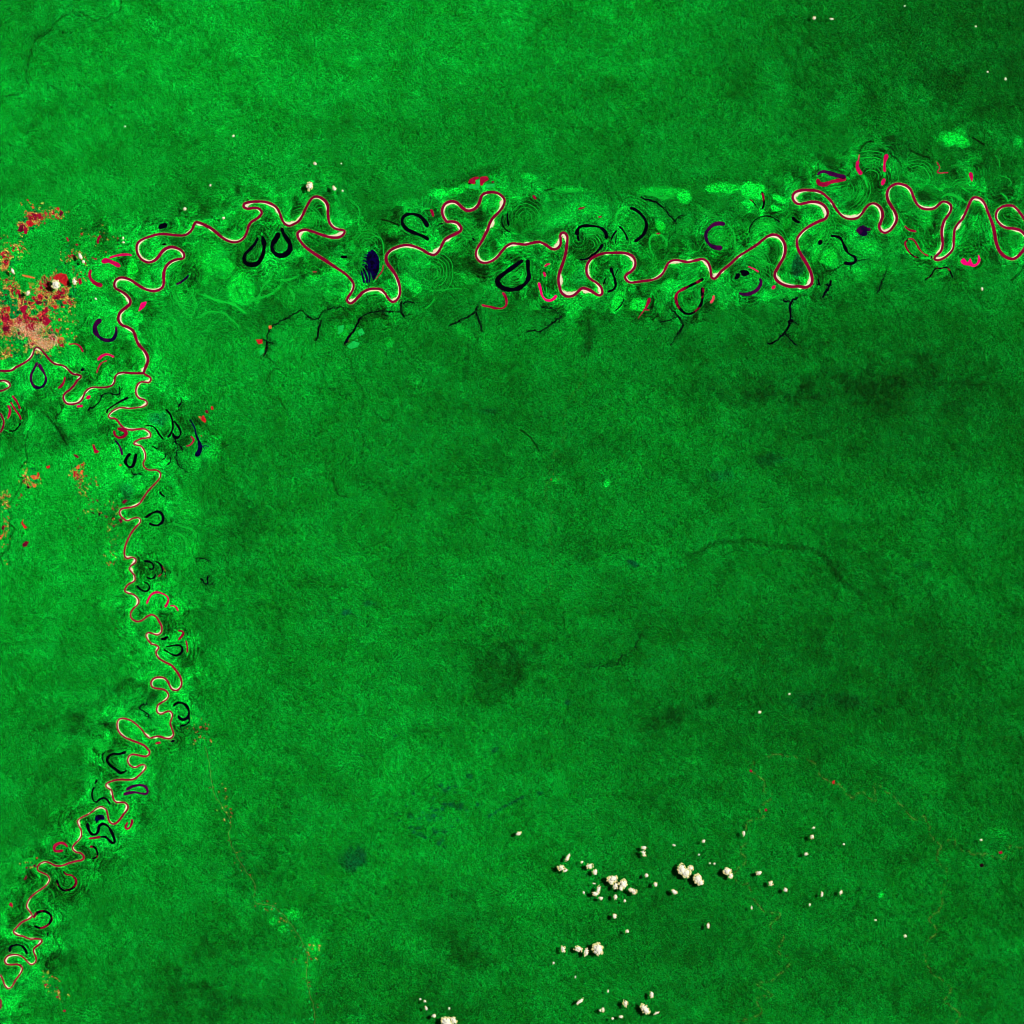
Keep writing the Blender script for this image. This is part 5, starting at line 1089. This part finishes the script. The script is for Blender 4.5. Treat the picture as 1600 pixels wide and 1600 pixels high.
# ------------------------------------------------------------------ clouds
cm, nt, b = new_mat('cumulus')
n = noise_node(nt, 1.1, 3, 0.6)
r = ramp(nt, n.outputs['Fac'], [(0.35, (0.92, 0.87, 0.58, 1)), (0.6, (0.96, 0.94, 0.84, 1))])
nt.links.new(r.outputs['Color'], b.inputs['Base Color'])
b.inputs['Roughness'].default_value = 1.0
b.inputs['Specular IOR Level'].default_value = 0.0
import bmesh
thin, nt, b = new_mat('thin_cloud_edge')
n = noise_node(nt, 1.6, 3, 0.6)
r = ramp(nt, n.outputs['Fac'], [(0.35, (0.80, 0.78, 0.22, 1)), (0.65, (0.92, 0.86, 0.48, 1))])
nt.links.new(r.outputs['Color'], b.inputs['Base Color'])
b.inputs['Roughness'].default_value = 1.0
b.inputs['Specular IOR Level'].default_value = 0.0
b.inputs['Alpha'].default_value = 0.88
bm = bmesh.new(); bmesh.ops.create_icosphere(bm, subdivisions=2, radius=1.0)
ICO_V = np.array([v.co[:] for v in bm.verts]); ICO_F = [tuple(v.index for v in f.verts) for f in bm.faces]; bm.free()
CZ = 9.33 * math.tan(SUN_EL) * U          # cloud level, from the length of their shadows
def cloud(label, parts, group):
    """parts: (x, y, rx, ry, angle) lobes in map cells; a thing of many puffs in one mesh"""
    g = np.random.default_rng(abs(hash(str(parts[0][:2]))) % (2 ** 31) if False else int(parts[0][0] * 7919 + parts[0][1] * 104729) % (2 ** 31))
    V = []; F = []; MI = []
    for (x, y, rx, ry, ang) in parts:
        rx *= 1.12; ry *= 1.12
        a = math.radians(ang)
        area = rx * ry
        npf = int(np.clip(5 + area * 1.5, 5, 64))
        for q in range(npf + 1):
            core = q == 0
            t = g.random() * 6.283; rad = 0.0 if core else 0.35 + 0.85 * g.random() ** 0.9
            u, v = rad * math.cos(t), rad * math.sin(t)
            px = x + u * rx * math.cos(a) - v * ry * math.sin(a)
            py = y + u * rx * math.sin(a) + v * ry * math.cos(a)
            m_ = min(rx, ry)
            if core:
                cf = 0.52 if m_ > 3 else 0.8
                ex, ey = cf * rx + 0.2, cf * ry + 0.2
            else:
                ex = ey = m_ * g.uniform(0.13, 0.36) * (1.25 - 0.5 * rad) + 0.26
            wx, wy = W(px, py)
            sh = 1 + (0.5 if core else 0.7) * (g.random((len(ICO_V), 1)) - 0.5)
            p_ = ICO_V * sh
            zr = (0.28 * m_ + 0.25) if core else ex * g.uniform(0.4, 0.75)
            zc = CZ + (1 - min(rad, 1)) * m_ * 0.30 * U
            ca, sa = math.cos(a), math.sin(a)
            b0 = len(V)
            for p in p_:
                lx, ly = p[0] * ex, p[1] * ey
                if core: lx, ly = lx * ca - ly * sa, lx * sa + ly * ca
                V.append((wx + lx * U, wy - ly * U if core else wy + ly * U, zc + max(p[2], -0.5) * zr * U))
            F += [tuple(k + b0 for k in f) for f in ICO_F]
            MI += [0 if core or rad < 0.78 else 1] * len(ICO_F)
    o = mesh_obj('cloud', V, F, cm, None, True)
    o.data.materials.append(thin)
    o.data.polygons.foreach_set('material_index', MI)
    tag(o, label, 'cloud', group, 'thing')
    return o
CLOUDS = {
 'clouds of the southern cloud field': [
  [(887,1339,2,6.5,28),(886,1342,2.4,2,0)], [(877,1356,5,3.6,20),(883.5,1360,3.4,1.6,-30)], [(909.3,1346.5,1.7,1.7,0)], [(921,1353,4.8,3.2,-10)], [(929.5,1361.5,4,2.6,-35),(930,1365,2,1.4,0)],
  [(957,1373,7,4.6,-15),(955,1378,3,3,0)], [(961.5,1384,3.2,4.6,15)], [(973,1381,5,6,20),(970,1388,2.4,3,0)], [(935,1390,2.4,6,12),(930,1396,4.6,2.6,20)], [(939,1403,3.3,2.2,0)], [(961.5,1401,2.2,3.8,0)], [(976,1407,1.8,1.8,0)], [(986,1390,3.4,2.6,0),(991,1393,3.4,3.4,0)],
  [(1006,1324,4,2.4,-10)], [(1005,1332.5,2.8,4.8,-30)], [(1010,1367.5,2.4,2.8,0)], [(1024,1381.5,2.6,2.8,0)], [(960,1431,2.6,3.4,15)], [(980,1454.6,2.4,2.4,0)], [(928,1380,2.6,1,10)], [(912,1394,1.6,2,0)],
  [(1065,1358,5,7,0),(1072,1364,5.5,5.5,0)], [(1079,1356.5,3.6,3.6,-40)], [(1090,1373,5,7,-20),(1094,1378,4,4,0)], [(1136,1361,5,4.5,0),(1141,1367,3.2,4.2,-20)], [(1185.6,1363.7,4,2.6,-10)], [(1162,1302,2,3.8,0)], [(1099,1314,2,2.6,30)], [(1053,1320,2.6,1.2,20)], [(1053,1393,4.6,2.6,30)],
  [(1106,1446,2,3.6,0)], [(1174,1418,1.2,2.4,0)], [(1092,1335,1.2,1.3,0)], [(1116,1349,1.6,1.5,0)], [(1109,1348.5,1.4,1.1,0)],
  [(880,1482,3,5,0)], [(904,1482.5,6,3.6,10)], [(916,1487.5,3,5.6,10)], [(934,1482.5,6.6,7.8,0)], [(865,1504,1.3,2,0)], [(899,1526,1.1,2.2,0)], [(950,1548,1.1,2.2,0)], [(906,1564,6.8,2.2,-38)], [(942,1577,2.2,3,0),(937.5,1578,1.4,2,0)],
  [(1018,1553,2.5,4.7,0)], [(977,1567,3,4.8,-15)], [(1008,1577,4.2,8.4,-35)], [(1025,1582.5,4.6,1.6,-28)], [(970,1588,3.2,1.9,0)], [(957,1591,1.5,2,0)], [(810,1302,4,2.4,-20)]],
 'clouds cut by the bottom edge': [
  [(697,1595,6.6,5.4,0),(700,1600,7,4,0)], [(709,1594,3.6,5.6,-20)], [(678,1586.5,2.7,2.6,0)], [(666,1575,1.8,3.2,-15)], [(657,1560.6,1.8,1.2,0)], [(664,1564,2,1.6,0)], [(702,1575,1.3,1.8,0)]],
 'small clouds in the southeast': [
  [(1268.5,1307,2.6,2.8,0)], [(1271,1293,2.2,1.4,-10)], [(1259,1334,2.5,2,0)], [(1318,1318.5,1.5,1.2,0)], [(1204,1380,3,3,0)], [(1227,1390,2.6,2.8,20)], [(1284,1397,1.7,3.8,0)], [(1313.5,1394,1.8,3,15)], [(1265,1413,1.5,1.7,0)], [(1367.5,1437,1.5,1.1,0)], [(1414,1462,2,1.8,0)], [(1532.6,1312,2,1.3,0)]],
 'lone small clouds over the eastern forest': [[(1186.5,1112.5,2.2,1.8,0)], [(1233,1084,1.3,1.3,0)], [(1534,451.5,1.4,2.6,0)]],
 'small clouds near the top right': [[(1272,29,2.4,2.2,0)], [(1299,30.3,2.8,1.2,0)], [(1413,10.2,1.2,1.1,0)], [(1524,42,1.5,1.1,0)], [(1542.5,113,1.4,1.1,0)], [(1570.5,124,1.5,2,0)]],
 'small clouds north of the first river bends': [[(484,291.5,4.2,5.4,0)], [(492.5,256.3,2,2.2,0)], [(522.5,295,2.4,3.2,-25)], [(535.6,298.5,1.4,1.1,0)], [(533.5,256,0.9,1.1,0)], [(289,326.6,2.2,2,0)], [(349.6,341,2.4,1.6,0)], [(329,290,1.2,1.8,20)], [(365,213,1.6,1.4,0)], [(196,198,1.0,1.0,0)]],
 'clouds around the town': [[(126,401,2.4,4.6,-20)], [(131,409,2.4,2,30)], [(20.6,424,2,4.4,-30)], [(88,445,5,6,-10)], [(117,440,3,5,0)], [(44,458,3,3,0)], [(193,372.5,1.4,1.8,0)], [(193.5,379,1.8,1.2,0)], [(150,467,1.2,2,-40)]],
}
PLACE = {'clouds of the southern cloud field': 'in the scattered southern cloud field', 'clouds cut by the bottom edge': 'in the small group at the bottom edge', 'small clouds in the southeast': 'among the sparse southeastern clouds',
         'lone small clouds over the eastern forest': 'of three lone eastern clouds', 'small clouds near the top right': 'in the sparse row near the top right', 'small clouds north of the first river bends': 'among those north of the first river bends', 'clouds around the town': 'of those hanging around the town'}
ORD = ['first','second','third','fourth','fifth','sixth','seventh','eighth','ninth','tenth','eleventh','twelfth','thirteenth','fourteenth','fifteenth','sixteenth','seventeenth','eighteenth','nineteenth','twentieth']
TENS = {2: 'twenty', 3: 'thirty', 4: 'forty', 5: 'fifty'}
TENTH = {30: 'thirtieth', 40: 'fortieth', 50: 'fiftieth'}
def ordinal(k):
    if k <= 20: return ORD[k - 1]
    if k % 10 == 0: return TENTH[k]
    return TENS[k // 10] + '-' + ORD[k % 10 - 1]
for grp, lst in CLOUDS.items():
    order = sorted(lst, key=lambda p: p[0][0])
    for k, parts in enumerate(order):
        rx = max(max(p[2], p[3]) for p in parts); asp = max(parts[0][2], parts[0][3]) / min(parts[0][2], parts[0][3])
        size = 'big white' if rx > 5.6 else 'medium cream' if rx > 3.2 else 'small cream' if rx > 1.9 else 'tiny yellowish'
        shape = 'streaky' if asp > 2.2 else 'oblong' if asp > 1.35 else 'lumpy' if len(parts) > 1 else 'round'
        cloud('%s %s cloud, %s from the left %s' % (size, shape, ordinal(k + 1), PLACE[grp]), parts, grp)
